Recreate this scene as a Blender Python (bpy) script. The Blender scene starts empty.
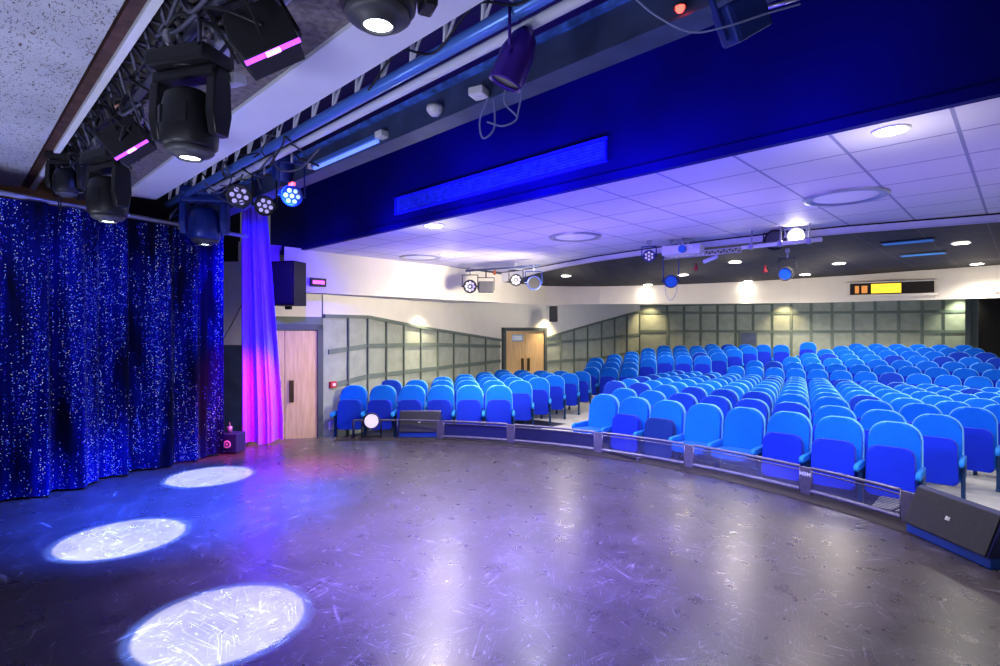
import bpy, bmesh, math, random
from mathutils import Vector, Matrix
from mathutils.bvhtree import BVHTree
random.seed(7)
PI = math.pi
scn = bpy.context.scene
C = scn.collection

# ------------------------------------------------------------------ camera frame
F = 543.0; CX = 500.0; CY = 331.0; H = 1.55
AZ = math.radians(44.1)
FW = Vector((-math.sin(AZ), math.cos(AZ), 0)); RT = Vector((math.cos(AZ), math.sin(AZ), 0))
CAM = Vector((0, 0, H))
def W(px, py, D):
    "survey point: sight line through a picture point, D metres along the camera axis"
    return CAM + FW*D + RT*((px-CX)/F*D) + Vector((0, 0, (CY-py)/F*D))
def WZ(px, py, z):
    return W(px, py, F*(z-H)/(CY-py))
def WY(px, y):
    t = (px-CX)/F
    return y/(FW.y + RT.y*t)
def PL(px, D):
    v = W(px, CY, D); return (v.x, v.y)

# ------------------------------------------------------------------ materials
def new_mat(name):
    m = bpy.data.materials.new(name); m.use_nodes = True
    nt = m.node_tree
    return m, nt, nt.nodes['Principled BSDF']
def setp(b, **k):
    for n, v in k.items():
        n = n.replace('_', ' ')
        if n in b.inputs:
            if isinstance(v, tuple) and len(v) == 3: v = (*v, 1)
            b.inputs[n].default_value = v
def mat(name, col, rough=.5, metal=0., spec=.5, emit=None, estr=0., noise=0., nscale=20., bump=0., sheen=0.):
    m, nt, b = new_mat(name)
    setp(b, Base_Color=col, Roughness=rough, Metallic=metal, Specular_IOR_Level=spec)
    if sheen: setp(b, Sheen_Weight=sheen)
    if emit: setp(b, Emission_Color=emit, Emission_Strength=estr)
    if noise or bump:
        tc = nt.nodes.new('ShaderNodeTexCoord'); n = nt.nodes.new('ShaderNodeTexNoise')
        n.inputs['Scale'].default_value = nscale; n.inputs['Detail'].default_value = 4
        nt.links.new(tc.outputs['Object'], n.inputs['Vector'])
        if noise:
            r = nt.nodes.new('ShaderNodeValToRGB')
            r.color_ramp.elements[0].position = .3; r.color_ramp.elements[1].position = .7
            r.color_ramp.elements[0].color = (*[c*(1-noise) for c in col], 1)
            r.color_ramp.elements[1].color = (*[min(1, c*(1+noise)) for c in col], 1)
            nt.links.new(n.outputs['Fac'], r.inputs[0]); nt.links.new(r.outputs[0], b.inputs['Base Color'])
        if bump:
            bp = nt.nodes.new('ShaderNodeBump'); bp.inputs['Strength'].default_value = bump
            bp.inputs['Distance'].default_value = .01
            nt.links.new(n.outputs['Fac'], bp.inputs['Height']); nt.links.new(bp.outputs[0], b.inputs['Normal'])
    return m
M = {}
M['black'] = mat('black_metal', (.012, .012, .016), .45, .3)
M['blackmatte'] = mat('black_matte', (.010, .010, .014), .8)
M['charcoal'] = mat('charcoal_plastic', (.045, .045, .055), .5, noise=.2)
M['grey'] = mat('grey_metal', (.35, .36, .42), .4, .5)
M['darkgrey'] = mat('dark_grey_paint', (.04, .06, .15), .5, noise=.25, nscale=6)
M['trussgrey'] = mat('dull_violet_grey_steel', (.09, .09, .14), .5, .4)
M['peach'] = mat('peach_reflector', (.8, .4, .3), .4)
M['alu'] = mat('aluminium', (.62, .62, .68), .35, .8)
M['white'] = mat('white_plastic', (.8, .8, .82), .45)
M['whitepaint'] = mat('white_paint', (.72, .73, .80), .6, noise=.04, nscale=3)
M['wallwhite'] = mat('cream_plaster', (.82, .78, .68), .8, noise=.03, nscale=4)
M['bulk'] = mat('bulkhead_plaster', (.66, .62, .54), .8, noise=.03, nscale=4)
M['bluebulk'] = mat('dark_blue_bulkhead_paint', (.002, .001, .10), .7, spec=.12, noise=.4, nscale=.8)
M['bluegrille'] = mat('blue_grille_paint', (.02, .03, .62), .5, noise=.2, nscale=12)
M['bluepaint'] = mat('frosted_blue_paint', (.05, .14, .55), .5, noise=.6, nscale=14)
M['bluepipe'] = mat('blue_pipe', (.10, .25, .75), .3, .3)
M['concrete'] = mat('rough_concrete', (.16, .14, .13), .9, noise=.45, nscale=30, bump=.6)
M['panel'] = mat('sage_panel', (.31, .34, .28), .75, noise=.12, nscale=5)
M['batten'] = mat('sage_batten', (.13, .165, .14), .7, noise=.1, nscale=5)
M['frame'] = mat('dark_green_grey_frame', (.06, .075, .075), .6)
M['darkroom'] = mat('dark_brown_opening', (.010, .007, .007), .9)
M['woodtrim'] = mat('orange_brown_wood', (.36, .17, .07), .7, noise=.3, nscale=5)
M['rust'] = mat('rusty_steel', (.085, .04, .03), .6, .3, noise=.6, nscale=12)
M['bronze'] = mat('bronze_handle', (.16, .11, .045), .35, .8)
M['shell'] = mat('pale_blue_seat_edge', (.13, .46, .82), .5)
M['leg'] = mat('blue_steel_leg', (.01, .05, .16), .4, .4)
M['armpad'] = mat('azure_arm_pad', (.002, .20, .72), .75)
M['lens'] = mat('lamp_lens', (.9, .95, 1), .3, emit=(.85, .95, 1), estr=14)
M['lenswhite'] = mat('downlight_disc', (1, 1, 1), .3, emit=(1, .93, .80), estr=30)
M['lensdown'] = mat('spot_disc', (1, 1, 1), .3, emit=(1, .88, .62), estr=25)
M['ledoff'] = mat('led_cell', (.5, .5, .6), .3, emit=(.5, .42, 1), estr=.7)
M['ledpurple'] = mat('purple_led_strip', (.5, .1, .9), .3, emit=(.35, .04, 1), estr=3.5)
M['ledpink'] = mat('pink_led_strip', (.9, .2, .9), .3, emit=(.9, .25, 1), estr=5)
M['redled'] = mat('red_led', (1, .02, .02), .3, emit=(1, .04, .03), estr=8)
M['violetmetal'] = mat('violet_sheen_metal', (.05, .01, .30), .35, .5)  # violet light on a black can, put into its base colour
M['darkblue'] = mat('dark_blue_metal', (.01, .03, .22), .4, .3)
M['blueLens'] = mat('blue_lens', (.01, .07, .45), .2, emit=(.01, .10, .6), estr=.35)
M['fluoro'] = mat('tube_light', (.3, .45, 1), .4, emit=(.15, .28, 1), estr=1.0)
M['red'] = mat('red_plastic', (.5, .03, .03), .5)
M['orange'] = mat('orange_cloth', (.6, .12, .02), .6)
M['yellow'] = mat('lit_yellow_room', (.9, .6, .05), .5, emit=(1, .62, .02), estr=1.1)
M['amber'] = mat('lit_amber_room', (.5, .2, .05), .5, emit=(.9, .33, .05), estr=.55)
M['stickerblue'] = mat('blue_sticker', (.06, .42, .8), .5)
M['magenta'] = mat('magenta_glow', (.6, .05, .8), .5, emit=(.75, .08, 1), estr=3)
M['cable'] = mat('grey_cable', (.22, .25, .5), .5)
M['wire'] = mat('steel_mesh_wire', (.07, .07, .15), .4, .5)
M['fencebar'] = mat('brushed_fence_steel', (.17, .16, .20), .4, .5, noise=.15)
M['grille'] = mat('speaker_grille', (.026, .026, .032), .6, .1, noise=.25, nscale=60)
M['cabinet'] = mat('navy_speaker_cabinet', (.012, .018, .10), .5)
M['plug'] = mat('blue_cover', (.02, .10, .45), .5)
M['bluevent'] = mat('blue_lit_vent', (.04, .2, .5), .5, emit=(.02, .16, .5), estr=.25)  # blue reflection on the troffers put into colour and glow

def fabric(name, c1, c2):
    m, nt, b = new_mat(name)
    tc = nt.nodes.new('ShaderNodeTexCoord'); n = nt.nodes.new('ShaderNodeTexNoise')
    n.inputs['Scale'].default_value = 9; n.inputs['Detail'].default_value = 5
    mx = nt.nodes.new('ShaderNodeMix'); mx.data_type = 'RGBA'
    mx.inputs[6].default_value = (*c1, 1); mx.inputs[7].default_value = (*c2, 1)
    nt.links.new(tc.outputs['Object'], n.inputs['Vector']); nt.links.new(n.outputs['Fac'], mx.inputs[0])
    nt.links.new(mx.outputs[2], b.inputs['Base Color'])
    f = nt.nodes.new('ShaderNodeTexNoise'); f.inputs['Scale'].default_value = 260
    bp = nt.nodes.new('ShaderNodeBump'); bp.inputs['Strength'].default_value = .15; bp.inputs['Distance'].default_value = .004
    nt.links.new(tc.outputs['Object'], f.inputs['Vector'])
    nt.links.new(f.outputs['Fac'], bp.inputs['Height']); nt.links.new(bp.outputs[0], b.inputs['Normal'])
    setp(b, Roughness=.8, Sheen_Weight=.06, Specular_IOR_Level=.15)
    return m
M['azure'] = fabric('azure_upholstery', (.0, .10, .62), (.0, .13, .74))
M['azure2'] = fabric('azure_upholstery_deep', (.004, .035, .42), (.005, .045, .50))
M['under'] = fabric('royal_blue_seat_underside', (.005, .022, .52), (.006, .03, .62))
M['navyunder'] = fabric('navy_seat_underside', (.004, .02, .16), (.005, .03, .20))

def wood_mat():
    m, nt, b = new_mat('pale_oak_veneer')
    tc = nt.nodes.new('ShaderNodeTexCoord'); mp = nt.nodes.new('ShaderNodeMapping')
    mp.inputs['Scale'].default_value = (9, 9, .8)
    n = nt.nodes.new('ShaderNodeTexNoise'); n.inputs['Scale'].default_value = 3; n.inputs['Detail'].default_value = 6
    r = nt.nodes.new('ShaderNodeValToRGB')
    r.color_ramp.elements[0].position = .35; r.color_ramp.elements[1].position = .7
    r.color_ramp.elements[0].color = (.58, .37, .16, 1); r.color_ramp.elements[1].color = (.74, .50, .25, 1)
    nt.links.new(tc.outputs['Object'], mp.inputs[0]); nt.links.new(mp.outputs[0], n.inputs['Vector'])
    nt.links.new(n.outputs['Fac'], r.inputs[0]); nt.links.new(r.outputs[0], b.inputs['Base Color'])
    setp(b, Roughness=.5); return m
M['wood'] = wood_mat()

def grid_mat(name, base, line, size, lw, ox=0., oy=0., rough=.6):
    m, nt, b = new_mat(name)
    tc = nt.nodes.new('ShaderNodeTexCoord'); sp = nt.nodes.new('ShaderNodeSeparateXYZ')
    nt.links.new(tc.outputs['Object'], sp.inputs[0])
    outs = []
    for ax, o in (('X', ox), ('Y', oy)):
        a = nt.nodes.new('ShaderNodeMath'); a.operation = 'ADD'; a.inputs[1].default_value = 60*size - o + lw/2
        q = nt.nodes.new('ShaderNodeMath'); q.operation = 'MODULO'; q.inputs[1].default_value = size
        l = nt.nodes.new('ShaderNodeMath'); l.operation = 'LESS_THAN'; l.inputs[1].default_value = lw
        nt.links.new(sp.outputs[ax], a.inputs[0]); nt.links.new(a.outputs[0], q.inputs[0]); nt.links.new(q.outputs[0], l.inputs[0])
        outs.append(l)
    mxm = nt.nodes.new('ShaderNodeMath'); mxm.operation = 'MAXIMUM'
    nt.links.new(outs[0].outputs[0], mxm.inputs[0]); nt.links.new(outs[1].outputs[0], mxm.inputs[1])
    mx = nt.nodes.new('ShaderNodeMix'); mx.data_type = 'RGBA'
    mx.inputs[6].default_value = (*base, 1); mx.inputs[7].default_value = (*line, 1)
    nt.links.new(mxm.outputs[0], mx.inputs[0]); nt.links.new(mx.outputs[2], b.inputs['Base Color'])
    setp(b, Roughness=rough); return m
M['tile'] = grid_mat('white_ceiling_tiles', (.64, .62, .72), (.26, .26, .42), .6, .022, -.3, 3.85)
M['darktile'] = grid_mat('black_ceiling_tiles', (.005, .0045, .005), (.04, .04, .045), .6, .018, -.3, 3.85, .8)

def fleck_mat():
    m, nt, b = new_mat('flecked_white_board')
    tc = nt.nodes.new('ShaderNodeTexCoord'); mp = nt.nodes.new('ShaderNodeMapping')
    mp.inputs['Scale'].default_value = (1, 2.2, 1)
    n = nt.nodes.new('ShaderNodeTexNoise'); n.inputs['Scale'].default_value = 34; n.inputs['Detail'].default_value = 3
    n.inputs['Distortion'].default_value = 1.2
    r = nt.nodes.new('ShaderNodeValToRGB')
    r.color_ramp.elements[0].position = .36; r.color_ramp.elements[1].position = .42
    r.color_ramp.elements[0].color = (.12, .08, .08, 1); r.color_ramp.elements[1].color = (.56, .58, .62, 1)
    n2 = nt.nodes.new('ShaderNodeTexNoise'); n2.inputs['Scale'].default_value = 2.5
    mx = nt.nodes.new('ShaderNodeMix'); mx.data_type = 'RGBA'; mx.blend_type = 'MULTIPLY'; mx.inputs[0].default_value = .5
    nt.links.new(tc.outputs['Object'], mp.inputs[0]); nt.links.new(mp.outputs[0], n.inputs['Vector'])
    nt.links.new(tc.outputs['Object'], n2.inputs['Vector'])
    nt.links.new(n.outputs['Fac'], r.inputs[0]); nt.links.new(r.outputs[0], mx.inputs[6]); nt.links.new(n2.outputs['Fac'], mx.inputs[7])
    nt.links.new(mx.outputs[2], b.inputs['Base Color'])
    setp(b, Roughness=.9); return m
M['fleck'] = fleck_mat()

def stage_mat():
    m, nt, b = new_mat('scuffed_black_stage_floor')
    tc = nt.nodes.new('ShaderNodeTexCoord')
    def noise(scale, detail=3, dist=0., rot=0., sx=1., sy=1.):
        mp = nt.nodes.new('ShaderNodeMapping'); mp.inputs['Rotation'].default_value = (0, 0, rot)
        mp.inputs['Scale'].default_value = (sx, sy, 1)
        n = nt.nodes.new('ShaderNodeTexNoise'); n.inputs['Scale'].default_value = scale
        n.inputs['Detail'].default_value = detail; n.inputs['Distortion'].default_value = dist
        mp.inputs['Scale'].default_value = (1, 1, 1)
        m2 = nt.nodes.new('ShaderNodeMapping'); m2.inputs['Scale'].default_value = (sx, sy, 1)
        nt.links.new(tc.outputs['Object'], mp.inputs[0]); nt.links.new(mp.outputs[0], m2.inputs[0]); nt.links.new(m2.outputs[0], n.inputs['Vector'])
        return n.outputs['Fac']
    def ramp(fac, p0, p1, c0=(0, 0, 0), c1=(1, 1, 1)):
        r = nt.nodes.new('ShaderNodeValToRGB')
        r.color_ramp.elements[0].position = p0; r.color_ramp.elements[1].position = p1
        r.color_ramp.elements[0].color = (*c0, 1); r.color_ramp.elements[1].color = (*c1, 1)
        nt.links.new(fac, r.inputs[0]); return r.outputs[0]
    base = ramp(noise(2.2, 3, 0), .25, .8, (.034, .026, .028), (.062, .048, .050))
    acc = None
    # fine scratches: thin bands where stretched noise crosses its middle value
    for rot, sc, lo, hi in ((.35, 9, .012, .5), (.9, 12, .012, .5), (1.3, 8, .012, .5), (1.8, 14, .012, .5), (2.2, 10, .010, .45), (2.9, 7, .012, .5)):
        f = noise(sc, 1, .2, rot, .16, 2.6)
        s = nt.nodes.new('ShaderNodeMath'); s.operation = 'SUBTRACT'; s.inputs[1].default_value = .5
        a = nt.nodes.new('ShaderNodeMath'); a.operation = 'ABSOLUTE'
        l = nt.nodes.new('ShaderNodeMath'); l.operation = 'LESS_THAN'; l.inputs[1].default_value = lo*.30
        nt.links.new(f, s.inputs[0]); nt.links.new(s.outputs[0], a.inputs[0]); nt.links.new(a.outputs[0], l.inputs[0])
        mk = ramp(noise(3.2, 5, 0, rot+.7), .48, .62)
        p = nt.nodes.new('ShaderNodeMath'); p.operation = 'MULTIPLY'
        nt.links.new(l.outputs[0], p.inputs[0]); nt.links.new(mk, p.inputs[1])
        if acc is None: acc = p.outputs[0]
        else:
            q = nt.nodes.new('ShaderNodeMath'); q.operation = 'MAXIMUM'
            nt.links.new(acc, q.inputs[0]); nt.links.new(p.outputs[0], q.inputs[1]); acc = q.outputs[0]
    sp = ramp(noise(45, 2), .70, .74)                # small specks of dust
    mq = nt.nodes.new('ShaderNodeMath'); mq.operation = 'MAXIMUM'
    nt.links.new(acc, mq.inputs[0]); nt.links.new(sp, mq.inputs[1])
    hf = nt.nodes.new('ShaderNodeMath'); hf.operation = 'MULTIPLY'; hf.inputs[1].default_value = .75
    nt.links.new(mq.outputs[0], hf.inputs[0])
    mx = nt.nodes.new('ShaderNodeMix'); mx.data_type = 'RGBA'; mx.inputs[7].default_value = (.24, .22, .27, 1)
    nt.links.new(hf.outputs[0], mx.inputs[0]); nt.links.new(base, mx.inputs[6]); nt.links.new(mx.outputs[2], b.inputs['Base Color'])
    rr = nt.nodes.new('ShaderNodeMapRange'); rr.inputs[3].default_value = .21; rr.inputs[4].default_value = .38
    nt.links.new(noise(7, 3, 0), rr.inputs[0]); nt.links.new(rr.outputs[0], b.inputs['Roughness'])
    bp = nt.nodes.new('ShaderNodeBump'); bp.inputs['Strength'].default_value = .25; bp.inputs['Distance'].default_value = .01
    nt.links.new(noise(2.6, 1, 0), bp.inputs['Height']); nt.links.new(bp.outputs[0], b.inputs['Normal'])
    setp(b, Specular_IOR_Level=.9); return m
M['stage'] = stage_mat()
M['stagerim'] = mat('brown_rubber_stage_rim', (.022, .015, .016), .7, noise=.3, nscale=9)
M['darkcarpet'] = mat('dark_navy_carpet', (.012, .014, .05), .9, noise=.3, nscale=8)
M['hallfloor'] = mat('pale_grey_hall_floor', (.48, .46, .45), .7, noise=.15, nscale=3)

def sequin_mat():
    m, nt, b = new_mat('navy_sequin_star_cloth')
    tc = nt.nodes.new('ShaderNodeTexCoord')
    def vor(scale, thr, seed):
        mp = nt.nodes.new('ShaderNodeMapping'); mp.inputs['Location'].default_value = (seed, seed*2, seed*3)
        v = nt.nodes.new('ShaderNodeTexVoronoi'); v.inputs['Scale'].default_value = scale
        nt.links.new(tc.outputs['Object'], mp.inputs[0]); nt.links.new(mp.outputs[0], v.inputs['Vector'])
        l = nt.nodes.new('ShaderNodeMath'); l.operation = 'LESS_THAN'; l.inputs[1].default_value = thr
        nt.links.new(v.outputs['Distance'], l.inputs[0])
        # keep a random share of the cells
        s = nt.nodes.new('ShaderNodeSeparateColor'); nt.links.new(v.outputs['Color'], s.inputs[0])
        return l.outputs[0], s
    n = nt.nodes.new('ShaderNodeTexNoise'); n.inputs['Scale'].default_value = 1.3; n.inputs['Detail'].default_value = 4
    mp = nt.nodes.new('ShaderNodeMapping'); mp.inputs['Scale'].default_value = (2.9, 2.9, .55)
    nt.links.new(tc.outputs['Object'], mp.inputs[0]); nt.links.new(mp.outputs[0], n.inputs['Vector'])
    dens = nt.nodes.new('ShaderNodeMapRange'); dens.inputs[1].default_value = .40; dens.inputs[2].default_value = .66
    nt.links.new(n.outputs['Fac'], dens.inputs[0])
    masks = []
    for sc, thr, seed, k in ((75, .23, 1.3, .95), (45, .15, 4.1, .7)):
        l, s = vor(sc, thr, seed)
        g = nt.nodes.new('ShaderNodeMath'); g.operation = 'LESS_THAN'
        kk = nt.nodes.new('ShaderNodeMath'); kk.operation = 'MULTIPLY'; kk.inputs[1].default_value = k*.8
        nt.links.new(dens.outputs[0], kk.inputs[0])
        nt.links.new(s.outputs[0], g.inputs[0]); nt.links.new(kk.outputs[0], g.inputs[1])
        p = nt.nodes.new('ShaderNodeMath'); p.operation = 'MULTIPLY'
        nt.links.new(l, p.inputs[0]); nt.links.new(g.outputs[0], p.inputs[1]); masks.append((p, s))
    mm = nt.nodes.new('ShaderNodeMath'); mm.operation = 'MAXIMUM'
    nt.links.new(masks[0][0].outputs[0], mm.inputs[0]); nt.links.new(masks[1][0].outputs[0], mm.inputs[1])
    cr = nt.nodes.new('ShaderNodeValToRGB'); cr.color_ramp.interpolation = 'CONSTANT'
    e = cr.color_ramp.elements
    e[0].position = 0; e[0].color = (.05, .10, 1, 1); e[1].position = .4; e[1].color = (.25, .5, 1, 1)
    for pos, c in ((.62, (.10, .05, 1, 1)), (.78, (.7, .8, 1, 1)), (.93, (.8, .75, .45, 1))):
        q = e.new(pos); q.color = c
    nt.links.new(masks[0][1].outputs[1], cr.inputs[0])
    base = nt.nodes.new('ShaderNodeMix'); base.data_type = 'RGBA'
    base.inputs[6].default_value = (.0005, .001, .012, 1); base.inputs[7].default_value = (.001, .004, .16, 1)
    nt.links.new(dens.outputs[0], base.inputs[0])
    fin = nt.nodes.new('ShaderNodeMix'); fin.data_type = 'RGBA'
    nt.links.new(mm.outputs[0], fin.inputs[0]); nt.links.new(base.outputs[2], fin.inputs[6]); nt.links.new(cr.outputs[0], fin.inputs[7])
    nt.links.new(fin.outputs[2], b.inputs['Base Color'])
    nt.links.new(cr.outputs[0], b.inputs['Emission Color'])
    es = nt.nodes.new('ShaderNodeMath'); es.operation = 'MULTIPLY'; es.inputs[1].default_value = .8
    nt.links.new(mm.outputs[0], es.inputs[0]); nt.links.new(es.outputs[0], b.inputs['Emission Strength'])  # sequin glints put into the colour and made to glow
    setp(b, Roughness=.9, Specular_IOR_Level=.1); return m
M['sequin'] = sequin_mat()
M['satin'] = mat('violet_blue_satin_drape', (.30, .14, 1), .5)

# ------------------------------------------------------------------ mesh helper
class MB:
    def __init__(s): s.bm = bmesh.new()
    def _tag(s, f0, mi, smooth=False):
        s.bm.faces.ensure_lookup_table()
        for f in s.bm.faces[f0:]:
            f.material_index = mi; f.smooth = smooth
    def box(s, c, d, rot=None, mi=0, bev=0.):
        f0 = len(s.bm.faces)
        m = Matrix.Translation(c) @ (rot.to_4x4() if rot else Matrix.Identity(4)) @ Matrix.Diagonal((d[0], d[1], d[2], 1))
        r = bmesh.ops.create_cube(s.bm, size=1, matrix=m)
        if bev:
            ed = list({e for v in r['verts'] for e in v.link_edges})
            bmesh.ops.bevel(s.bm, geom=ed, offset=bev, segments=2, affect='EDGES', profile=.6)
        s._tag(f0, mi); return s
    def cyl(s, p0, p1, r0, r1=None, seg=16, mi=0, cap=True, smooth=True):
        p0 = Vector(p0); p1 = Vector(p1); r1 = r0 if r1 is None else r1
        d = p1-p0; L = d.length
        if L < 1e-6: return s
        f0 = len(s.bm.faces)
        q = Vector((0, 0, 1)).rotation_difference(d.normalized())
        m = Matrix.Translation((p0+p1)/2) @ q.to_matrix().to_4x4()
        bmesh.ops.create_cone(s.bm, cap_ends=cap, segments=seg, radius1=r0, radius2=r1, depth=L, matrix=m)
        s.bm.faces.ensure_lookup_table()
        for f in s.bm.faces[f0:]:
            f.material_index = mi; f.smooth = smooth and len(f.verts) == 4
        return s
    def tube(s, pts, r, seg=8, mi=0):
        pts = [Vector(p) for p in pts]
        for a, b in zip(pts, pts[1:]): s.cyl(a, b, r, seg=seg, mi=mi, cap=True)
        return s
    def curve(s, ctrl, r, n=20, seg=6, mi=0):
        "Catmull-Rom tube"
        P = [Vector(p) for p in ctrl]; P = [P[0]*2-P[1]] + P + [P[-1]*2-P[-2]]
        pts = []
        k = len(P)-3
        for i in range(k):
            for j in range(n):
                t = j/n; a, b, c, d = P[i:i+4]
                pts.append(.5*((2*b)+(c-a)*t+(2*a-5*b+4*c-d)*t*t+(-a+3*b-3*c+d)*t**3))
        pts.append(P[-2])
        rings = []
        for i, p in enumerate(pts):
            t = (pts[min(i+1, len(pts)-1)]-pts[max(i-1, 0)]).normalized()
            u = t.orthogonal().normalized() if i == 0 else (up - t*up.dot(t)).normalized()
            up = u; v = t.cross(u)
            rings.append([s.bm.verts.new(p+u*r*math.cos(2*PI*a/seg)+v*r*math.sin(2*PI*a/seg)) for a in range(seg)])
        for A, B in zip(rings, rings[1:]):
            for a in range(seg):
                f = s.bm.faces.new((A[a], A[(a+1) % seg], B[(a+1) % seg], B[a])); f.material_index = mi; f.smooth = True
        return s
    def lathe(s, prof, m=Matrix.Identity(4), seg=24, mi=0, smooth=True):
        "prof: list of (r, z), turned about local z"
        rings = []
        for r, z in prof:
            if r < 1e-5: rings.append([s.bm.verts.new(m @ Vector((0, 0, z)))])
            else: rings.append([s.bm.verts.new(m @ Vector((r*math.cos(2*PI*a/seg), r*math.sin(2*PI*a/seg), z))) for a in range(seg)])
        for A, B in zip(rings, rings[1:]):
            for a in range(seg):
                a2 = (a+1) % seg
                if len(A) == 1 and len(B) == 1: break
                if len(A) == 1: vs = (A[0], B[a2], B[a])
                elif len(B) == 1: vs = (A[a], A[a2], B[0])
                else: vs = (A[a], A[a2], B[a2], B[a])
                f = s.bm.faces.new(vs); f.material_index = mi; f.smooth = smooth
        return s
    def prism(s, poly, thick, m=Matrix.Identity(4), mi=0, bev=0., smooth=False):
        "poly in local xz, extruded along local y (centred)"
        A = [s.bm.verts.new((m @ Vector((x, -thick/2, z)))) for x, z in poly]
        B = [s.bm.verts.new((m @ Vector((x, thick/2, z)))) for x, z in poly]
        fs = [s.bm.faces.new(A), s.bm.faces.new(B[::-1])]
        n = len(poly)
        for i in range(n):
            f = s.bm.faces.new((A[i], B[i], B[(i+1) % n], A[(i+1) % n])); f.smooth = smooth; fs.append(f)
        for f in fs: f.material_index = mi
        if bev:
            ed = list(fs[0].edges)+list(fs[1].edges)
            f0 = len(s.bm.faces)
            r = bmesh.ops.bevel(s.bm, geom=ed, offset=bev, segments=3, affect='EDGES', profile=.6)
            for f in r['faces']: f.material_index = mi; f.smooth = True
        return s
    def quad(s, *p, mi=0):
        f = s.bm.faces.new([s.bm.verts.new(Vector(q)) for q in p]); f.material_index = mi; return s
    def build(s, name, mats, parent=None, loc=None, recalc=True):
        if recalc: bmesh.ops.recalc_face_normals(s.bm, faces=s.bm.faces)
        me = bpy.data.meshes.new(name); s.bm.to_mesh(me); s.bm.free()
        if not isinstance(mats, (list, tuple)): mats = [mats]
        for k in mats: me.materials.append(M[k] if isinstance(k, str) else k)
        o = bpy.data.objects.new(name, me); C.objects.link(o)
        if parent: o.parent = parent
        if loc is not None: o.location = loc
        return o
def tag(o, label, cat, group=None):
    o['label'] = label; o['category'] = cat
    if group: o['group'] = group
    return o
def struct(o, label=None, cat='structure'):
    o['kind'] = 'structure'
    o['label'] = label or o.name; o['category'] = cat
    return o
def empty(name, loc, rotz=0, label='', cat='', group=None, rot=None):
    o = bpy.data.objects.new(name, None); C.objects.link(o); o.empty_display_size = .1
    o.location = loc; o.rotation_euler = rot if rot else (0, 0, rotz)
    return tag(o, label, cat, group)
def copy_tree(o, parent=None):
    c = o.copy(); C.objects.link(c); c.parent = parent
    for ch in o.children: copy_tree(ch, c)
    return c
RX = lambda a: Matrix.Rotation(a, 4, 'X')
RY = lambda a: Matrix.Rotation(a, 4, 'Y')
RZ = lambda a: Matrix.Rotation(a, 4, 'Z')
T = lambda x, y, z: Matrix.Translation((x, y, z))

# ------------------------------------------------------------------ stage
SC = Vector((-3.0, .5)); SR = 5.5
def arc(a, r=SR): return (SC.x + r*math.sin(a), SC.y + r*math.cos(a))
def arc_y(x, r=SR):
    d = x-SC.x
    return SC.y + math.sqrt(max(0, r*r-d*d))
m = MB(); top = []
xs = [-8.75+i*(2.0+8.75)/70 for i in range(71)]
edge = [(x, arc_y(x) if -7.9 < x < 2.0 else 3.3) for x in xs]
edge = [(x, max(3.0, y)) for x, y in edge]
pts = [(-8.9, -4.0)] + [(-8.9, edge[0][1])] + edge + [(2.0, -4.0)]
vs = [m.bm.verts.new((x, y, 0)) for x, y in pts]; lo = [m.bm.verts.new((x, y, -.40)) for x, y in pts]
m.bm.faces.new(vs).material_index = 0
for i in range(len(pts)):
    f = m.bm.faces.new((vs[i], vs[(i+1) % len(pts)], lo[(i+1) % len(pts)], lo[i])); f.material_index = 1
struct(m.build('floor', ['stage', 'stagerim']), 'scuffed glossy black curved stage floor', 'floor')

# dark brown band along the curved edge of the stage
m = MB()
A = [math.radians(a) for a in range(-50, 40, 2)]
for a, b in zip(A, A[1:]):
    q = [arc(a, SR-.30), arc(b, SR-.30), arc(b, SR-.02), arc(a, SR-.02)]
    m.quad(*[(x, y, .004) for x, y in q])
struct(m.build('trim_1', 'stagerim'), 'brown rubber rim along the curved stage edge', 'trim')

# ------------------------------------------------------------------ seating plan (surveyed in metres)
SP = .51
seats = []      # (x, y, ztop_rel_cam, rot, block, row, idx, n)
def add_row(items, block, row):
    n = len(items)
    for i, (x, y, zt, r) in enumerate(items): seats.append((x, y, H+zt, r, block, row, i, n))
left_ends = [-4.55, -5.03, -5.39, -5.69, -5.97, -6.29, -6.64, -6.94, -7.2]
right_ends = [-.99, -.72, -.5, -.2, -.4, -.2, -.4, -.2, -.4]
zt = [-.95, -.95, -.94, -.975, -1.0, -1.03, -1.06, -1.09, -1.12]
for k in range(9):
    off = -.99 + (.255 if k % 2 else 0)
    y = 6.75+.95*k
    i0 = round((left_ends[k]-off)/SP); i1 = round((right_ends[k]-off)/SP)
    add_row([(off+i*SP, y + (.0 if k else -.025*(abs(off+i*SP+2.6)**1.2)*.3), zt[k], 0) for i in range(i0, i1+1)], 'C', k)
bl = [-5.6, -5.33, -5.03, -4.77, -4.42, -4.1, -3.9]; br = [-.3, -.3, -.35, -.6, -.87, -1.1, -1.3]
bz = [-.97, -.845, -.735, -.64, -.54, -.45, -.385]
for j in range(7):
    off = -.99 + (.255 if (j+1) % 2 else 0); y = 15.25+.73*j
    i0 = round((bl[j]-off)/SP); i1 = round((br[j]-off)/SP)
    add_row([(off+i*SP, y, bz[j], 0) for i in range(i0, i1+1)], 'R', j)
# left block: rows turned towards the stage
L1 = [(499, 9.3, 6, 44, -.95), (520, 10.3, 6, 41, -.955), (538, 11.1, 6, 38, -.97), (553.5, 11.9, 6, 35, -.985),
      (568, 12.6, 6, 32, -.995), (580, 13.3, 5, 28, -1.0)]
for k, (px, D, n, th, z) in enumerate(L1):
    th = math.radians(th); x, y = PL(px, D); d = Vector((math.cos(th), math.sin(th)))
    add_row([(x-d.x*SP*(n-1-i), y-d.y*SP*(n-1-i), z, th) for i in range(n)], 'L', k)
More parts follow.
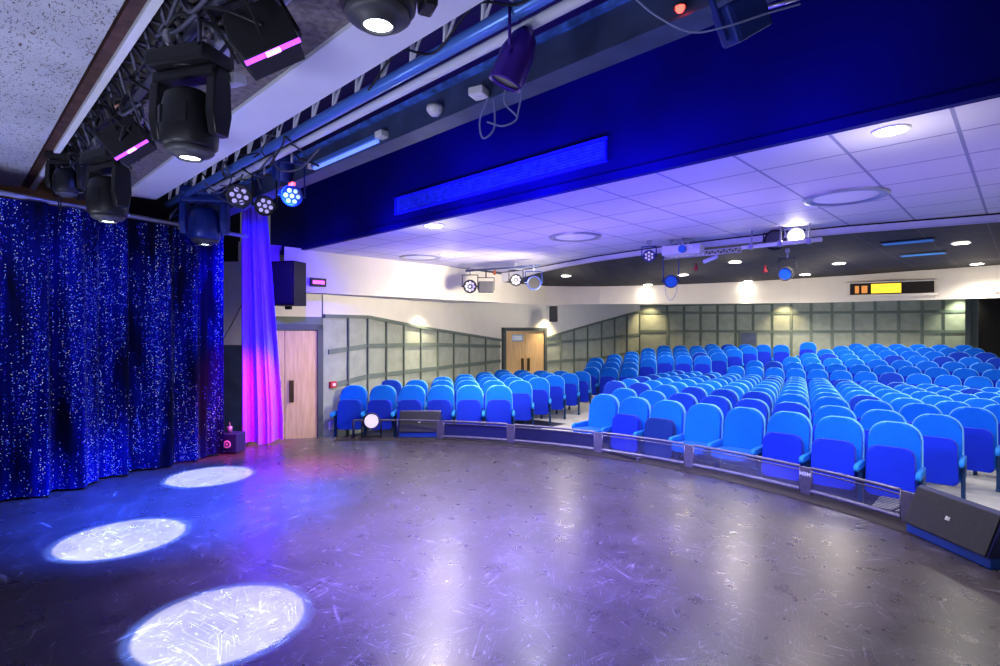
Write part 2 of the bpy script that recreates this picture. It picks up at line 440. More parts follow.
# raked block behind the cross aisle, left of the centre
th = math.radians(20); d2 = Vector((math.cos(th), math.sin(th)))
L2 = [(588, 645, 14.0, -.98), (589, 662, 14.7, -.866), (589, 679, 15.4, -.79), (608, 698, 16.05, -.71),
      (627, 716, 16.7, -.64), (647, 737, 17.3, -.545), (670, 752, 17.9, -.47), (704, 782, 18.5, -.425)]
for k, (pa, pb, D, z) in enumerate(L2):
    x0, y0 = PL(647, D)
    def prj(s):
        x, y = x0+d2.x*s, y0+d2.y*s
        Dp = x*FW.x+y*FW.y; return CX+F*(x*RT.x+y*RT.y)/Dp
    items = [(x0+d2.x*SP*i, y0+d2.y*SP*i, z, th) for i in range(-6, 12) if pa-7 <= prj(SP*i) <= pb+7]
    add_row(items, 'M', k)
seats.append((*PL(807, 16.9), H-.345, math.radians(8), 'X', 0, 0, 1))
def wall_clear(x, y):
    a, b = Vector((-8.66, 4.55)), Vector(PL(502, 15.0)); d = (b-a).normalized(); v = Vector((x, y))-a
    return v.x*d.y-v.y*d.x
keep = []
for q in seats:
    if q[4] in 'LM' and any((q[0]-k[0])**2+(q[1]-k[1])**2 < .54**2 for k in keep if k[4] in 'CR'): continue
    if q[4] in 'LM' and any((q[0]-k[0])**2+(q[1]-k[1])**2 < .40**2 for k in keep): continue
    if q[4] == 'L':
        c = wall_clear(q[0], q[1])
        if c < .22: continue
    keep.append(q)
cnt = {}
for q in keep: cnt[q[4], q[5]] = cnt.get((q[4], q[5]), 0)+1
pos_ = {}; seats = []
for q in keep:
    k_ = (q[4], q[5]); pos_[k_] = pos_.get(k_, -1)+1
    seats.append((*q[:6], pos_[k_], cnt[k_]))
CH = .93            # chair height

# auditorium floor: smooth surface through the feet of all seats
import bisect
def floor_z(x, y):
    sw = 0; sz = 0
    for s in seats:
        d = (s[0]-x)**2+(s[1]-y)**2
        w = 1/(d+.02)**2.2
        sw += w; sz += w*(s[2]-CH)
    return sz/sw
m = MB(); gx = [-11.6+.4*i for i in range(37)]; gy = [3.0+.4*j for j in range(51)]
V = {}
for i, x in enumerate(gx):
    for j, y in enumerate(gy):
        V[i, j] = m.bm.verts.new((x, y, min(floor_z(x, y)-.01, -.30 if y < 7 else 9)))
for i in range(len(gx)-1):
    for j in range(len(gy)-1):
        cx_, cy_ = gx[i]+.2, gy[j]+.2
        if cy_ < arc_y(cx_)-.6 and -8.4 < cx_ < 2: continue
        f = m.bm.faces.new((V[i, j], V[i+1, j], V[i+1, j+1], V[i, j+1])); f.smooth = True
        near = min(((q[0]-cx_)**2+(q[1]-cy_)**2) for q in seats)
        if (cy_ < 7.2 and cx_ < -.95) or (cy_ < 8.0 and -6.0 < cx_ < -1.2) or (near < .16 and cy_ < 9.2 and cx_ < -1.1): f.material_index = 1  # floor coloured darker behind the fence and under the front seats
ofl = m.build('floor_hall', ['hallfloor', 'darkcarpet'], recalc=False)
ofl.name = 'floor_auditorium'; struct(ofl, 'pale grey sloping auditorium floor', 'floor')
dg = bpy.context.evaluated_depsgraph_get()
me = ofl.data
bvh_floor = BVHTree.FromPolygons([v.co for v in me.vertices], [p.vertices for p in me.polygons])
def gz(x, y):
    h = bvh_floor.ray_cast(Vector((x, y, 5)), Vector((0, 0, -1)))
    return h[0].z if h[0] else -.4

# ------------------------------------------------------------------ theatre chair
def round_poly(w, h0, h1, rt, rb=.03, wt=None, n=8):
    "upright panel outline with large round top corners (x,z)"
    wt = wt or w; p = []
    for cx, cz, r, a0 in ((w/2-rb, h0+rb, rb, -PI/2), (wt/2-rt, h1-rt, rt, 0), (-wt/2+rt, h1-rt, rt, PI/2), (-w/2+rb, h0+rb, rb, PI)):
        for i in range(n+1):
            a = a0+PI/2*i/n; p.append((cx+r*math.cos(a), cz+r*math.sin(a)))
    return p
def dome_panel(m, poly, thick, mtx, mi, crown=.03):
    "cushion: prism with bevelled edges"
    m.prism(poly, thick, mtx, mi=mi, bev=min(thick*.42, .035), smooth=True)
REC = math.radians(-9)
def chair_parts(root, back='azure', pan='under', down=False, left_arm=False):
    mt = T(0, .13, 0) @ T(0, 0, .2) @ RX(REC) @ T(0, 0, -.2)
    mb = MB(); dome_panel(mb, round_poly(.462, .22, .926, .162, wt=.446), .085, mt, 0)
    mb.build('backrest', back, root)
    mb = MB(); mb.prism(round_poly(.486, .20, .94, .176, wt=.470), .035, mt @ T(0, .052, 0), bev=.012, smooth=True)
    mb.build('back_shell', 'shell', root)
    mb = MB()
    if down:
        dome_panel(mb, round_poly(.42, -.22, .22, .06, .05), .10, T(0, -.10, .40) @ RX(PI/2-.06), 0)
    else:
        dome_panel(mb, round_poly(.42, .20, .70, .075, .04, wt=.395), .11, T(0, -.02, 0) @ T(0, 0, .2) @ RX(math.radians(-4)) @ T(0, 0, -.2), 0)
    mb.build('seat', back if down else pan, root)
    for sx in ((.2455, -.2645) if left_arm else (.2455,)):
        mb = MB(); mb.prism([(-.20, .0), (-.215, .025), (-.205, .055), (-.17, .072), (.16, .075), (.165, .01), (.15, -.005)], .046,
                            T(sx, .0, .435) @ RZ(PI/2), bev=.014, smooth=True)
        mb.build('armrest', 'armpad', root)
        mb = MB(); mb.box((sx, .04, .22), (.038, .10, .44), bev=.01); mb.box((sx, .04, .006), (.046, .22, .014), bev=.003)
        mb.box((sx, .08, .36), (.044, .16, .16), bev=.012)
        mb.build('leg', 'leg', root)
protos = {}
def proto(key):
    if key not in protos:
        back, pan, down, la = key
        r = bpy.data.objects.new('theatre_seat', None); C.objects.link(r); r.empty_display_size = .1
        chair_parts(r, back, pan, down, la); protos[key] = r; return r
    return copy_tree(protos[key])
ordn = ['first', 'second', 'third', 'fourth', 'fifth', 'sixth', 'seventh', 'eighth', 'ninth', 'tenth', 'eleventh', 'twelfth', 'thirteenth', 'fourteenth', 'fifteenth', 'sixteenth', 'seventeenth']
blocks = {'C': ('centre front block', 'front'), 'R': ('raked centre block at the back', 'front'),
          'L': ('left block beside the panelled wall', 'front'), 'M': ('raked block left of the rear aisle', 'front')}
down_front = {0, 3, 4}
deep = {('C', 1, 2), ('C', 1, 3), ('C', 1, 4), ('C', 2, 3), ('C', 2, 4), ('C', 2, 5), ('C', 1, 5), ('R', 3, 6), ('R', 0, 7)}
rng = random.Random(3)
for (x, y, zt_, r, bk, row, idx, n) in seats:
    back = 'azure'; pan = 'under'; down = False
    if bk == 'C' and row == 0 and idx in down_front: down = True
    if bk == 'C' and row == 0 and idx == 2: pan = 'navyunder'
    if bk == 'L' and row == 0 and idx == 0: down = False; pan = 'azure2'
    if (bk, row, idx) in deep or (row > 0 and rng.random() < .1): back = 'azure2'
    root = proto((back, pan, down, idx == 0))
    root.name = 'theatre_seat'
    root.location = (x, y, zt_-CH); root.rotation_euler = (0, 0, r)
    tone = 'deep blue' if back == 'azure2' else 'azure'
    if bk == 'X':
        tag(root, 'single azure theatre seat standing alone against the rear wall between two blocks', 'seat', 'blue theatre seats')
    else:
        bn, _ = blocks[bk]
        st = ' with lowered seat' if down else (' with navy underside' if pan == 'navyunder' else '')
        end = ' at the left end' if idx == 0 else (' at the right end' if idx == n-1 else '')
        pos = end if end else ', %s from the left' % ordn[idx]
        rw = 'front row' if row == 0 else '%s row' % ordn[row]
        tag(root, '%s theatre seat%s%s, %s of the %s' % (tone, st, pos, rw, {'C': 'centre block', 'R': 'raked rear centre block', 'L': 'left wall block', 'M': 'raked rear left block'}[bk]), 'seat', 'blue theatre seats in the ' + bn)

# ------------------------------------------------------------------ hall walls
ZB = H+.60
def on_wall(px, py, a, b):
    "point where the sight line through px meets the vertical wall plane a-b (for laying out its battens)"
    t = (px-CX)/F; dx = FW.x+RT.x*t; dy = FW.y+RT.y*t
    ex, ey = b[0]-a[0], b[1]-a[1]
    den = dx*ey-dy*ex; D = (a[0]*ey-a[1]*ex)/den
    return Vector((dx*D, dy*D, H+(CY-py)/F*D))
W0 = (-8.66, 4.55); Wm = (-8.85, 3.25); W1 = PL(502, 15.0); W2 = PL(545.5, 15.8); W3 = PL(640, 19.5); W4 = PL(966, 16.5)
ZT = H+1.0; ZBOT = -.9
def panel_wall(name, a, b, ztop, bound, verts, rails, label, zb=ZBOT):
    """wall with a sage panelled lower part up to the line `bound` [(px,py)..] and cream plaster above; verts: list of px; rails: list of [(px,py)..]"""
    m = MB(); n = Vector((b[1]-a[1], -(b[0]-a[0]), 0)).normalized()     # towards the hall
    if n.dot(Vector((-a[0], -a[1], 0))) < 0: n = -n
    B = [on_wall(px, py, a, b) for px, py in bound]
    for p, q in zip(B, B[1:]):
        m.quad((p.x, p.y, zb), (q.x, q.y, zb), q, p, mi=0)
        m.quad(p, q, (q.x, q.y, ztop), (p.x, p.y, ztop), mi=2)
    def strip(p, q, w, h):
        d = (q-p); L = d.length; u = d.normalized(); ang = math.atan2(u.y, u.x); tilt = math.asin(max(-1, min(1, u.z)))
        R = (RZ(ang) @ RY(-tilt)).to_3x3()
        m.box((p+q)/2 + n*(h/2), (L, h, w), rot=R, mi=1)
    def zb_at(px):
        for (x0, y0), (x1, y1) in zip(bound, bound[1:]):
            if x0 <= px <= x1: return y0+(y1-y0)*(px-x0)/(x1-x0)
        return bound[-1][1] if px > bound[-1][0] else bound[0][1]
    for px in verts:
        t = on_wall(px, zb_at(px), a, b)
        lo = Vector((t.x, t.y, zb)); strip(lo, t-Vector((0, 0, .03)), .085, .02)
    for rl in rails:
        P = [on_wall(px, py, a, b) for px, py in rl]
        for p, q in zip(P, P[1:]): strip(p, q, .085, .024)
    for p, q in zip(B, B[1:]): strip(p, q, .06, .05)
    o = m.build(name, ['panel', 'batten', 'wallwhite']); return struct(o, label, 'wall')
panel_wall('wall_left', W0, W1, ZT, [(323, 316), (367, 317), (430, 329), (500, 340)],
           [347.5, 367, 385.5, 403, 420, 437, 453, 468.5, 485], [[(328, 352), (367, 346), (430, 344.5), (500, 346.5)], [(330, 386), (367, 376.5), (430, 369), (500, 361)]],
           'sage panelled left wall with cream plaster above its sloping top line')
panel_wall('wall_left_rear', W2, W3, ZT, [(545.5, 338), (565, 332), (600, 322), (640, 311)],
           [560, 573.5, 587, 601, 614, 626.5, 639], [[(546, 343), (600, 339), (640, 334)], [(546, 362), (600, 358), (640, 351)]],
           'sage panelled wall between the far door and the corner')
panel_wall('wall_back', W3, W4, ZT, [(640, 306), (760, 304), (966, 297)],
           [667, 684, 700.5, 717.5, 735.5, 753, 772, 791, 811, 832, 853, 875, 898.5, 922, 943], [[(640, 312.5), (760, 313), (900, 312), (965, 311)], [(640, 331), (800, 331.5), (965, 331.5)]],
           'long sage panelled rear wall behind the last row')
# wall pieces over and around the doors
def wall_quad(m, a, b, z0, z1, mi=0): m.quad((*a, z0), (*b, z0), (*b, z1), (*a, z1), mi=mi)
m = MB(); wall_quad(m, Wm, W0, ZBOT, H+.24, 0); wall_quad(m, Wm, W0, H+.24, ZT+.4, 1)
struct(m.build('wall_stage_door', ['batten', 'wallwhite']), 'wall around the stage side double door', 'wall')
W1e = tuple(Vector(W1)-(Vector(W2)-Vector(W1))*.06+Vector((-.03, .0))); m = MB(); wall_quad(m, W1e, W2, ZBOT, ZT+.3)
struct(m.build('wall_far_door', 'wallwhite'), 'cream wall around the far double door', 'wall')
m = MB(); P5 = (W4[0]+1.9, W4[1]-.1)
Pr = (W4[0]+.02, W4[1]-.35)
wall_quad(m, W4, Pr, ZBOT, ZT, 0)
struct(m.build('wall_right', 'batten'), 'short return wall beside the dark rear doorway', 'wall')
Q = [W(968, 300, 16.0), W(978, 300, 16.0), W(1060, 297, 15.0)]
m = MB(); m.quad((Q[0].x, Q[0].y, ZBOT), (Q[1].x, Q[1].y, ZBOT), (Q[1].x, Q[1].y, ZT), (Q[0].x, Q[0].y, ZT), mi=0)
m.quad((Q[1].x, Q[1].y+.1, ZBOT), (Q[2].x, Q[2].y, ZBOT), (Q[2].x, Q[2].y, ZT), (Q[1].x, Q[1].y+.1, ZT), mi=1)
m.box((Q[0]+Vector((.0, .0, 0))) - Vector((0, 0, .5)), (.12, .12, 2.6), mi=2)
struct(m.build('door_3', ['batten', 'darkroom', 'frame']), 'dark open doorway at the right end of the rear wall', 'door')

# doors
def make_door(name, a, b, ztop, zbot, label, leaf_gap, handle_px, handle_py, plaque=False, prox=.03):
    a = Vector((*a, 0)); b = Vector((*b, 0)); d = (b-a).normalized(); n = Vector((d.y, -d.x, 0))
    if n.dot(-a) < 0: n = -n
    ang = math.atan2(d.y, d.x); L = (b-a).length
    root = empty(name, (a+b)/2+Vector((0, 0, zbot)), ang, label, 'door'); root['kind'] = 'structure'
    s = 1 if (RZ(ang) @ Vector((0, 1, 0))).dot(n) > 0 else -1
    fw = .09; hgt = ztop-zbot
    mb = MB(); mb.box((-L/2+fw/2, s*.03, hgt/2), (fw, .10, hgt)); mb.box((L/2-fw/2, s*.03, hgt/2), (fw, .10, hgt)); mb.box((0, s*.03, hgt-fw/2+.01), (L, .10, fw))
    mb.build('door_frame', 'frame', root)
    g = leaf_gap; hz = .92 if name == 'door_1' else 1.02
    for x0, x1, hs in ((-L/2+fw, g-.004, 1), (g+.004, L/2-fw, -1)):
        mb = MB(); mb.box(((x0+x1)/2, s*.02, (hgt-fw)/2), (x1-x0, .045, hgt-fw-.01), bev=.004)
        lf = mb.build('door_leaf', 'wood', root)
        hx = (x1-.10) if hs == 1 else (x0+.10)
        mb = MB(); mb.box((hx, s*.052, hz), (.075, .016, .36), bev=.004, mi=0)
        mb.cyl((hx, s*.06, hz-.14), (hx, s*.11, hz-.14), .010); mb.cyl((hx, s*.06, hz+.14), (hx, s*.11, hz+.14), .010); mb.cyl((hx, s*.11, hz-.18), (hx, s*.11, hz+.18), .014)
        mb.build('door_handle', 'bronze', lf)
    if plaque:
        mb = MB(); mb.box((-L*.18, s*.05, hgt-.28), (.36, .012, .17), mi=0, bev=.02)
        for k in range(5): mb.box((-L*.18-.10+k*.05, s*.058, hgt-.28), (.03, .004, .04), mi=1)
        mb.build('door_plaque', ['stickerblue', 'white'], root)
    return root
dl = (Vector(W0)-Vector(Wm)).normalized()
da = Vector(W0)-dl*1.28
make_door('door_1', tuple(da), (W0[0]+.0, W0[1]), H+.10, -.36, 'pale oak double door with bronze pull handles beside the blue drape', .02, 0, 0)
make_door('door_2', W1, W2, H+.085, floor_z(*W1)-.05, 'far pale oak double door with blue plaque between panelled walls', 0, 0, 0, True)

# ------------------------------------------------------------------ bulkhead round the hall ceiling
bk_pts = [(545.5, 12.57, 26, 45), (572, 12.3, 26.6, 44.5), (600, 12.1, 27, 44.5), (650, 12.1, 27, 45.6), (700, 12.07, 27.2, 47.3), (750, 12, 27.6, 49.6),
          (800, 11.8, 28, 52.5), (850, 11.4, 29, 55.5), (892, 11.1, 30.4, 58.5), (935, 10.7, 31.3, 61.5), (1000, 9.9, 33.2, 66), (1090, 9.2, 36, 72)]
bot = [Vector((-8.0, 3.6, ZB)), Vector((-8.0, 6, ZB)), Vector((-8, 8.3, ZB))]; topz = [H+1.27, H+1.27, H+1.2]
for px, D, lo_, up_ in bk_pts:
    x, y = PL(px, D); bot.append(Vector((x, y, H+lo_*D/F))); topz.append(H+up_*D/F)
m = MB()
for i in range(len(bot)-1):
    p, q = bot[i], bot[i+1]
    m.quad(p, q, (q.x, q.y, topz[i+1]), (p.x, p.y, topz[i]))
    dp = Vector((p.x, p.y)).normalized()*.5; dq = Vector((q.x, q.y)).normalized()*.5
    m.quad(p, (p.x+dp.x, p.y+dp.y, p.z+.06), (q.x+dq.x, q.y+dq.y, q.z+.06), q)
m.quad((-8, 3.6, ZB), (-8.9, 3.6, ZB+.05), (-9.6, 8.3, ZB+.05), (-8, 8.3, ZB))
struct(m.build('wall_bulkhead', 'bulk', recalc=False), 'cream bulkhead running round under the hall ceiling', 'wall')

# ------------------------------------------------------------------ ceilings
arcp = [(-8, 8.3), (-7.5, 8.28), (-6.85, 8.1), (-6.0, 7.85), (-5.2, 7.6), (-4.1, 7.42), (-3.25, 7.35), (-2.2, 7.38), (-1.5, 7.47), (-.2, 7.8), (1.2, 8.3), (2.6, 9)]
ZC = H+1.25
m = MB()
for (x0, y0), (x1, y1) in zip(arcp, arcp[1:]):
    m.quad((x0, 3.9, ZC), (x1, 3.9, ZC), (x1, y1, ZC), (x0, y0, ZC))
struct(m.build('ceiling', 'tile', recalc=False), 'white tiled ceiling over the front rows', 'ceiling')
dz = [1.04, 1.08, 1.14, 1.165] + [1.165]*8
m = MB(); k = 0
fp = []
for (x, y), z in zip(arcp, dz): fp.append((x, y, H+z))
for (p, q) in zip(fp, fp[1:]):
    m.quad((p[0], p[1], ZC-.018), (q[0], q[1], ZC-.018), (q[0], q[1]+.01, q[2]-.012), (p[0], p[1]+.01, p[2]-.012), mi=0)
    m.quad((p[0], p[1]-.0, ZC), (q[0], q[1], ZC), (q[0], q[1]+.03, ZC-.02), (p[0], p[1]+.03, ZC-.02), mi=1)
struct(m.build('trim_2', ['whitepaint', 'blackmatte'], recalc=False), 'pale curved fascia at the edge of the white ceiling', 'trim')
# dark ceiling between fascia and bulkhead (lofted)
def resample(P, n):
    P = [Vector(p) for p in P]; L = [0]
    for a, b in zip(P, P[1:]): L.append(L[-1]+(b-a).length)
    out = []
    for i in range(n+1):
        s = L[-1]*i/n
        for j in range(len(P)-1):
            if s <= L[j+1]+1e-6:
                t = (s-L[j])/max(1e-6, L[j+1]-L[j]); out.append(P[j].lerp(P[j+1], t)); break
    return out
back_top = [Vector((-8, 8.32, H+1.04)), Vector((-8, 9.2, H+1.04))] + [Vector((bot[i].x, bot[i].y, topz[i])) for i in range(3, len(bot))]
A_ = resample(fp, 40); B_ = resample(back_top, 40)
m = MB()
for i in range(40):
    m.quad(A_[i], A_[i+1], B_[i+1], B_[i])
odc = m.build('ceiling_dark', 'darktile', recalc=False); struct(odc, 'black tiled ceiling over the rear rows', 'ceiling')
bvh_dark = BVHTree.FromPolygons([v.co for v in odc.data.vertices], [p.vertices for p in odc.data.polygons])
def hit_dark(px, py):
    d = (W(px, py, 1)-CAM).normalized(); h = bvh_dark.ray_cast(CAM, d)
    return h[0]

# ------------------------------------------------------------------ stage-side structure
X0, X1 = -9.2, 2.6
def long_box(name, y0, y1, z0, z1, mt, label, x0=X0, x1=X1, cat='trim'):
    m = MB(); m.box(((x0+x1)/2, (y0+y1)/2, (z0+z1)/2), (x1-x0, y1-y0, z1-z0))
    return struct(m.build(name, mt), label, cat)
Z15 = H+1.5
long_box('ceiling_stage', -4, .585, Z15, Z15+.1, 'fleck', 'flecked white board ceiling above the stage', x0=-7.55, cat='ceiling')
long_box('trim_3', .60, .655, Z15-.0, Z15+.35, 'rust', 'rusty brown steel angle along the board ceiling', x0=-7.5)
long_box('trim_4', .66, .70, Z15-.02, Z15+.35, 'whitepaint', 'narrow white edge strip beside the rusty angle', x0=-7.5)
long_box('ceiling_concrete', .96, 1.41, H+1.525, H+2.2, 'concrete', 'rough concrete soffit between the stage beams', cat='ceiling')
long_box('trim_5', 1.41, 1.72, Z15, Z15+.6, 'whitepaint', 'wide white painted beam across the stage', x0=-7.15)
long_box('ceiling_gap', .70, .96, H+2.1, H+2.2, 'blackmatte', 'black gap above the first lighting truss', cat='ceiling')
long_box('ceiling_upper', 1.72, 4.0, H+2.6, H+2.7, 'blackmatte', 'black upper soffit above the lighting bars', cat='ceiling')
m = MB(); m.box(((X0+X1)/2, 2.41, H+1.52), (X1-X0, .12, .20), mi=0); m.box(((X0+X1)/2, 2.34, H+1.63), (X1-X0, .05, .03), mi=1)
m.box(((X0+X1)/2, 2.41, H+1.42), (X1-X0, .16, .012), mi=0)
struct(m.build('trim_6', ['darkgrey', 'bluepaint']), 'dark steel beam with frosted blue top flange', 'trim')
m = MB(); m.quad((X0, 3.9, ZC-.005), (X1, 3.9, ZC-.005), (X1, 3.9, H+2.6), (X0, 3.9, H+2.6), mi=0)
m.quad((X0, 3.9, ZC-.005), (X1, 3.9, ZC-.005), (X1, 3.93, ZC-.005), (X0, 3.93, ZC-.005), mi=0)
struct(m.build('wall_proscenium', 'bluebulk', recalc=False), 'deep blue bulkhead face above the front seats', 'wall')
m = MB(); m.box(((X0+X1)/2, 3.885, ZC+.03), (X1-X0, .03, .07)); struct(m.build('trim_7', 'bluebulk'), 'bright blue lower edge of the bulkhead', 'trim')
# grille recessed in the blue bulkhead
r = empty('ceiling_vent', (-4.03, 3.89, H+1.52), 0, 'long bright blue air grille set in the dark blue bulkhead', 'vent')
m = MB(); L = 3.0
for z in (-.095, .095): m.box((0, -.012, z), (L+.04, .03, .02))
for x in (-L/2, L/2): m.box((x, -.012, 0), (.02, .03, .2))
m.build('vent_frame', 'bluegrille', r)
m = MB(); m.box((0, .0, 0), (L, .008, .19)); m.build('backing', 'bluepaint', r)
m = MB()
for k in range(7): m.box((0, -.012, -.075+k*.025), (L-.02, .012, .006))
m.build('slat', 'bluegrille', r)

# stage left side wall (behind the sequin curtain)
m = MB(); m.quad((-8.3, -4, -.05), (-8.9, 3.3, -.05), (-8.9, 3.3, H+2.6), (-8.3, -4, H+2.6), mi=0)
struct(m.build('wall_stage', 'blackmatte', recalc=False), 'black side wall of the stage', 'wall')
m = MB(); m.quad((-7.35, -1.2, 2.6), (-7.95, 1.45, 2.6), (-7.95, 1.45, 3.3), (-7.35, -1.2, 3.3))
struct(m.build('trim_8', 'woodtrim', recalc=False), 'orange brown boarding above the curtain rail', 'trim')
a = W(222.5, 300, 8.2); b = W(247, 300, 8.2)
m = MB(); ang = math.atan2((b-a).y, (b-a).x)
m.box(((a+b)/2)*Vector((1, 1, 0)) + Vector((0, 0, H+.42)) if False else Vector(((a.x+b.x)/2, (a.y+b.y)/2, H+.415)), (.40, .10, 1.25), rot=RZ(ang).to_3x3(), mi=0)
struct(m.build('wall_nib', 'whitepaint'), 'pale wall nib between the sequin curtain and the blue drape', 'wall')
m = MB(); m.box(Vector(((a.x+b.x)/2, (a.y+b.y)/2, (H-.22)/2)), (.42, .06, H-.22), rot=RZ(ang).to_3x3())
struct(m.build('wall_nib_lower', 'darkgrey'), 'dark lower wall under the pale nib', 'wall')

# ------------------------------------------------------------------ curtains
def curtain(name, p0, p1, z0, z1, folds, amp, mt, n=360, rows=14, seed=1, taper=None, lift=None, pin=False):
    rg = random.Random(seed); ph = [rg.uniform(0, 6.28) for _ in range(6)]; fr = [folds*f for f in (1, 1.63, .41, 2.7, .23, 4.1)]
    am = [1, .5, .7, .22, .8, .12]
    p0 = Vector((*p0, 0)); p1 = Vector((*p1, 0)); d = (p1-p0); nn = Vector((-d.y, d.x, 0)).normalized(); mid = (p0+p1)/2
    m = MB(); g = []
    for j in range(rows+1):
        v = j/rows; z = z0+(z1-z0)*v; row = []
        for i in range(n+1):
            u = i/n
            o = sum(a*math.sin(2*PI*f*u+q+.35*(1-v)*math.sin(3*f+q)) for a, f, q in zip(am, fr, ph))*amp*(.75+.5*(1-v))
            w = taper(v) if taper else 1
            p = (mid+(p0-mid).lerp(p1-mid, u)*w if not pin else p0+(p1-p0)*u*w) + nn*o
            zz = z + (lift(u, v) if lift else 0)
            row.append(m.bm.verts.new((p.x, p.y, zz)))
        g.append(row)
    for A2, B2 in zip(g, g[1:]):
        for i in range(n):
            f = m.bm.faces.new((A2[i], A2[i+1], B2[i+1], B2[i])); f.smooth = True
    return m.build(name, mt, recalc=False)
ctop = 2.75
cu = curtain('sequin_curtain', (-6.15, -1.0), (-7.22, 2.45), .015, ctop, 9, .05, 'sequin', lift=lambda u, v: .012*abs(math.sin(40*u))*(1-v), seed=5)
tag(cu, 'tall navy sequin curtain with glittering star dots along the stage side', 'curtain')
rl = MB(); rl.cyl((-6.05, -1.3, ctop+.03), (-7.32, 2.8, ctop+.035), .024)
rl.build('curtain_rail', 'grey'); rl = bpy.data.objects['curtain_rail']; tag(rl, 'thin pale pipe carrying the sequin curtain', 'curtain rail')
pl, pr = PL(241.5, 7.35), PL(283, 7.55)
bc = curtain('drape', pl, pr, .02, H+1.78, 3.2, .030, 'satin', n=160, rows=24, seed=11,
             taper=lambda v: 1-.40*max(0, v-.1)/.9, lift=lambda u, v: .02*math.sin(9*u)*(1-v), pin=True)
tag(bc, 'narrow hanging satin drape lit blue and magenta beside the oak door', 'curtain')

# ------------------------------------------------------------------ trusses and pipes
def truss(name, y, z, x0, x1, w, h, mt, label, pitch=.3, r=.022):
    root = empty(name, ((x0+x1)/2, y, z), 0, label, 'truss'); L = x1-x0
    for (dy, dz_) in ((-w/2, h/2), (w/2, h/2), (0, -h/2)):
        m = MB(); m.cyl((-L/2, dy, dz_), (L/2, dy, dz_), r, seg=12); m.build('chord', mt, root)
    m = MB(); n = int(L/pitch)
    for i in range(n):
        a = -L/2+i*pitch; s = 1 if i % 2 else -1
        m.cyl((a, -w/2*1, h/2), (a+pitch/2, 0, -h/2), r*.5, seg=8); m.cyl((a+pitch/2, 0, -h/2), (a+pitch, -w/2, h/2), r*.5, seg=8)
        m.cyl((a, w/2, h/2), (a+pitch/2, 0, -h/2), r*.5, seg=8); m.cyl((a, -w/2, h/2), (a, w/2, h/2), r*.5, seg=8)
    m.build('lacing', mt, root)
    return root
truss('lighting_truss', .83, H+1.52, -7.2, 1.6, .20, .22, 'trussgrey', 'grey triangular lighting truss between board ceiling and white beam')
# ladder truss
root = empty('ladder_truss', (-2.9, 1.90, H+1.5), 0, 'blue lit ladder truss with fat lower pipe beside the white beam', 'truss')
m = MB(); m.cyl((-4.4, -.02, 0), (4.6, -.02, 0), .038, seg=16); m.build('lower_pipe', 'bluepipe', root)
m = MB(); m.cyl((-4.4, .0, .30), (4.6, .0, .30), .025, seg=10); m.build('upper_pipe', 'grey', root)
m = MB()
for k in range(31):
    x = -4.35+k*.295
    m.cyl((x, -.02, 0), (x, 0, .30), .014, seg=8); m.cyl((x, -.02, .02), (x+.15, 0, .30), .009, seg=6)
m.build('rung', 'whitepaint', root)
m = MB(); m.cyl((-6.2, 1.985, H+1.48), (2, 1.985, H+1.48), .028, seg=14); tag(m.build('pipe', 'whitepaint'), 'pale straight pipe alongside the ladder truss', 'pipe')
m = MB(); m.cyl((-3.0, 1.02, H+1.46), (1.5, 1.02, H+1.46), .05, seg=18); tag(m.build('conduit_pipe', 'whitepaint'), 'fat white pipe under the concrete near the moving heads', 'pipe')
# tube light
root = empty('tube_light', (-4.05, 2.323, H+1.46), 0, 'blue lit fluorescent tube batten below the steel beam', 'light')
m = MB(); m.box((0, 0, .02), (1.05, .05, .04), bev=.006); m.build('housing', 'bluepipe', root)
m = MB(); m.cyl((-.5, 0, -.012), (.5, 0, -.012), .016); m.build('tube', 'fluoro', root)
m = MB(); m.box((.56, 0, .02), (.09, .08, .05), bev=.01); m.build('end_cap', 'white', root)
m = MB(); m.box((-.56, 0, .02), (.05, .06, .05), bev=.01); m.build('end_cap', 'white', root)
r = empty('junction_box', W(233, 80, 2.55), .4, 'pale blue junction box on the concrete beside the big moving head', 'box')
m = MB(); m.box((0, 0, 0), (.10, .07, .05), rot=RX(.2).to_3x3(), bev=.006); m.build('body', 'whitepaint', r)
r = empty('round_reflector', W(124, 113, 3.6), 0, 'small orange tinted round reflector among the truss cables', 'reflector')
m = MB(); m.lathe([(0, .0), (.045, .01), (.055, .03), (.05, .04), (0, .05)], seg=20); m.build('dish', 'peach', r)
# loose cable bundles on the trusses (uncountable tangle)
m = MB(); rg = random.Random(4)
for k in range(95):
    x = -6.9+(rg.random()**1.5)*5.2; p = Vector((x, .74+rg.random()*.25, H+1.36+rg.random()*.25)); c = [p]
    for q in range(4):
        p = p+Vector((rg.uniform(-.02, .30), rg.uniform(-.12, .12), rg.uniform(-.16, .14))); p.y = min(.93, max(.74, p.y)); p.z = min(H+1.50, p.z); c.append(p)
    m.curve(c, .006+.004*rg.random(), n=7, seg=5, mi=rg.choice([0, 0, 1]))
o = m.build('cable_bundle', ['black', 'trussgrey'], recalc=False); tag(o, 'tangle of dark cables along the first lighting truss', 'cables'); o['kind'] = 'stuff'
m = MB()
for k in range(22):
    x = -6.9+rg.random()*2.6; p = Vector((x, 1.82+rg.random()*.15, H+1.38+rg.random()*.2)); c = [p]
    for q in range(4):
        p = p+Vector((rg.uniform(-.02, .25), rg.uniform(-.1, .1), rg.uniform(-.14, .13))); p.y = min(2.15, max(1.78, p.y)); c.append(p)
    m.curve(c, .005+.004*rg.random(), n=7, seg=5, mi=rg.choice([0, 1]))
o = m.build('cable_bundle', ['black', 'trussgrey'], recalc=False); tag(o, 'tangle of cables along the ladder truss above the blue drape', 'cables'); o['kind'] = 'stuff'
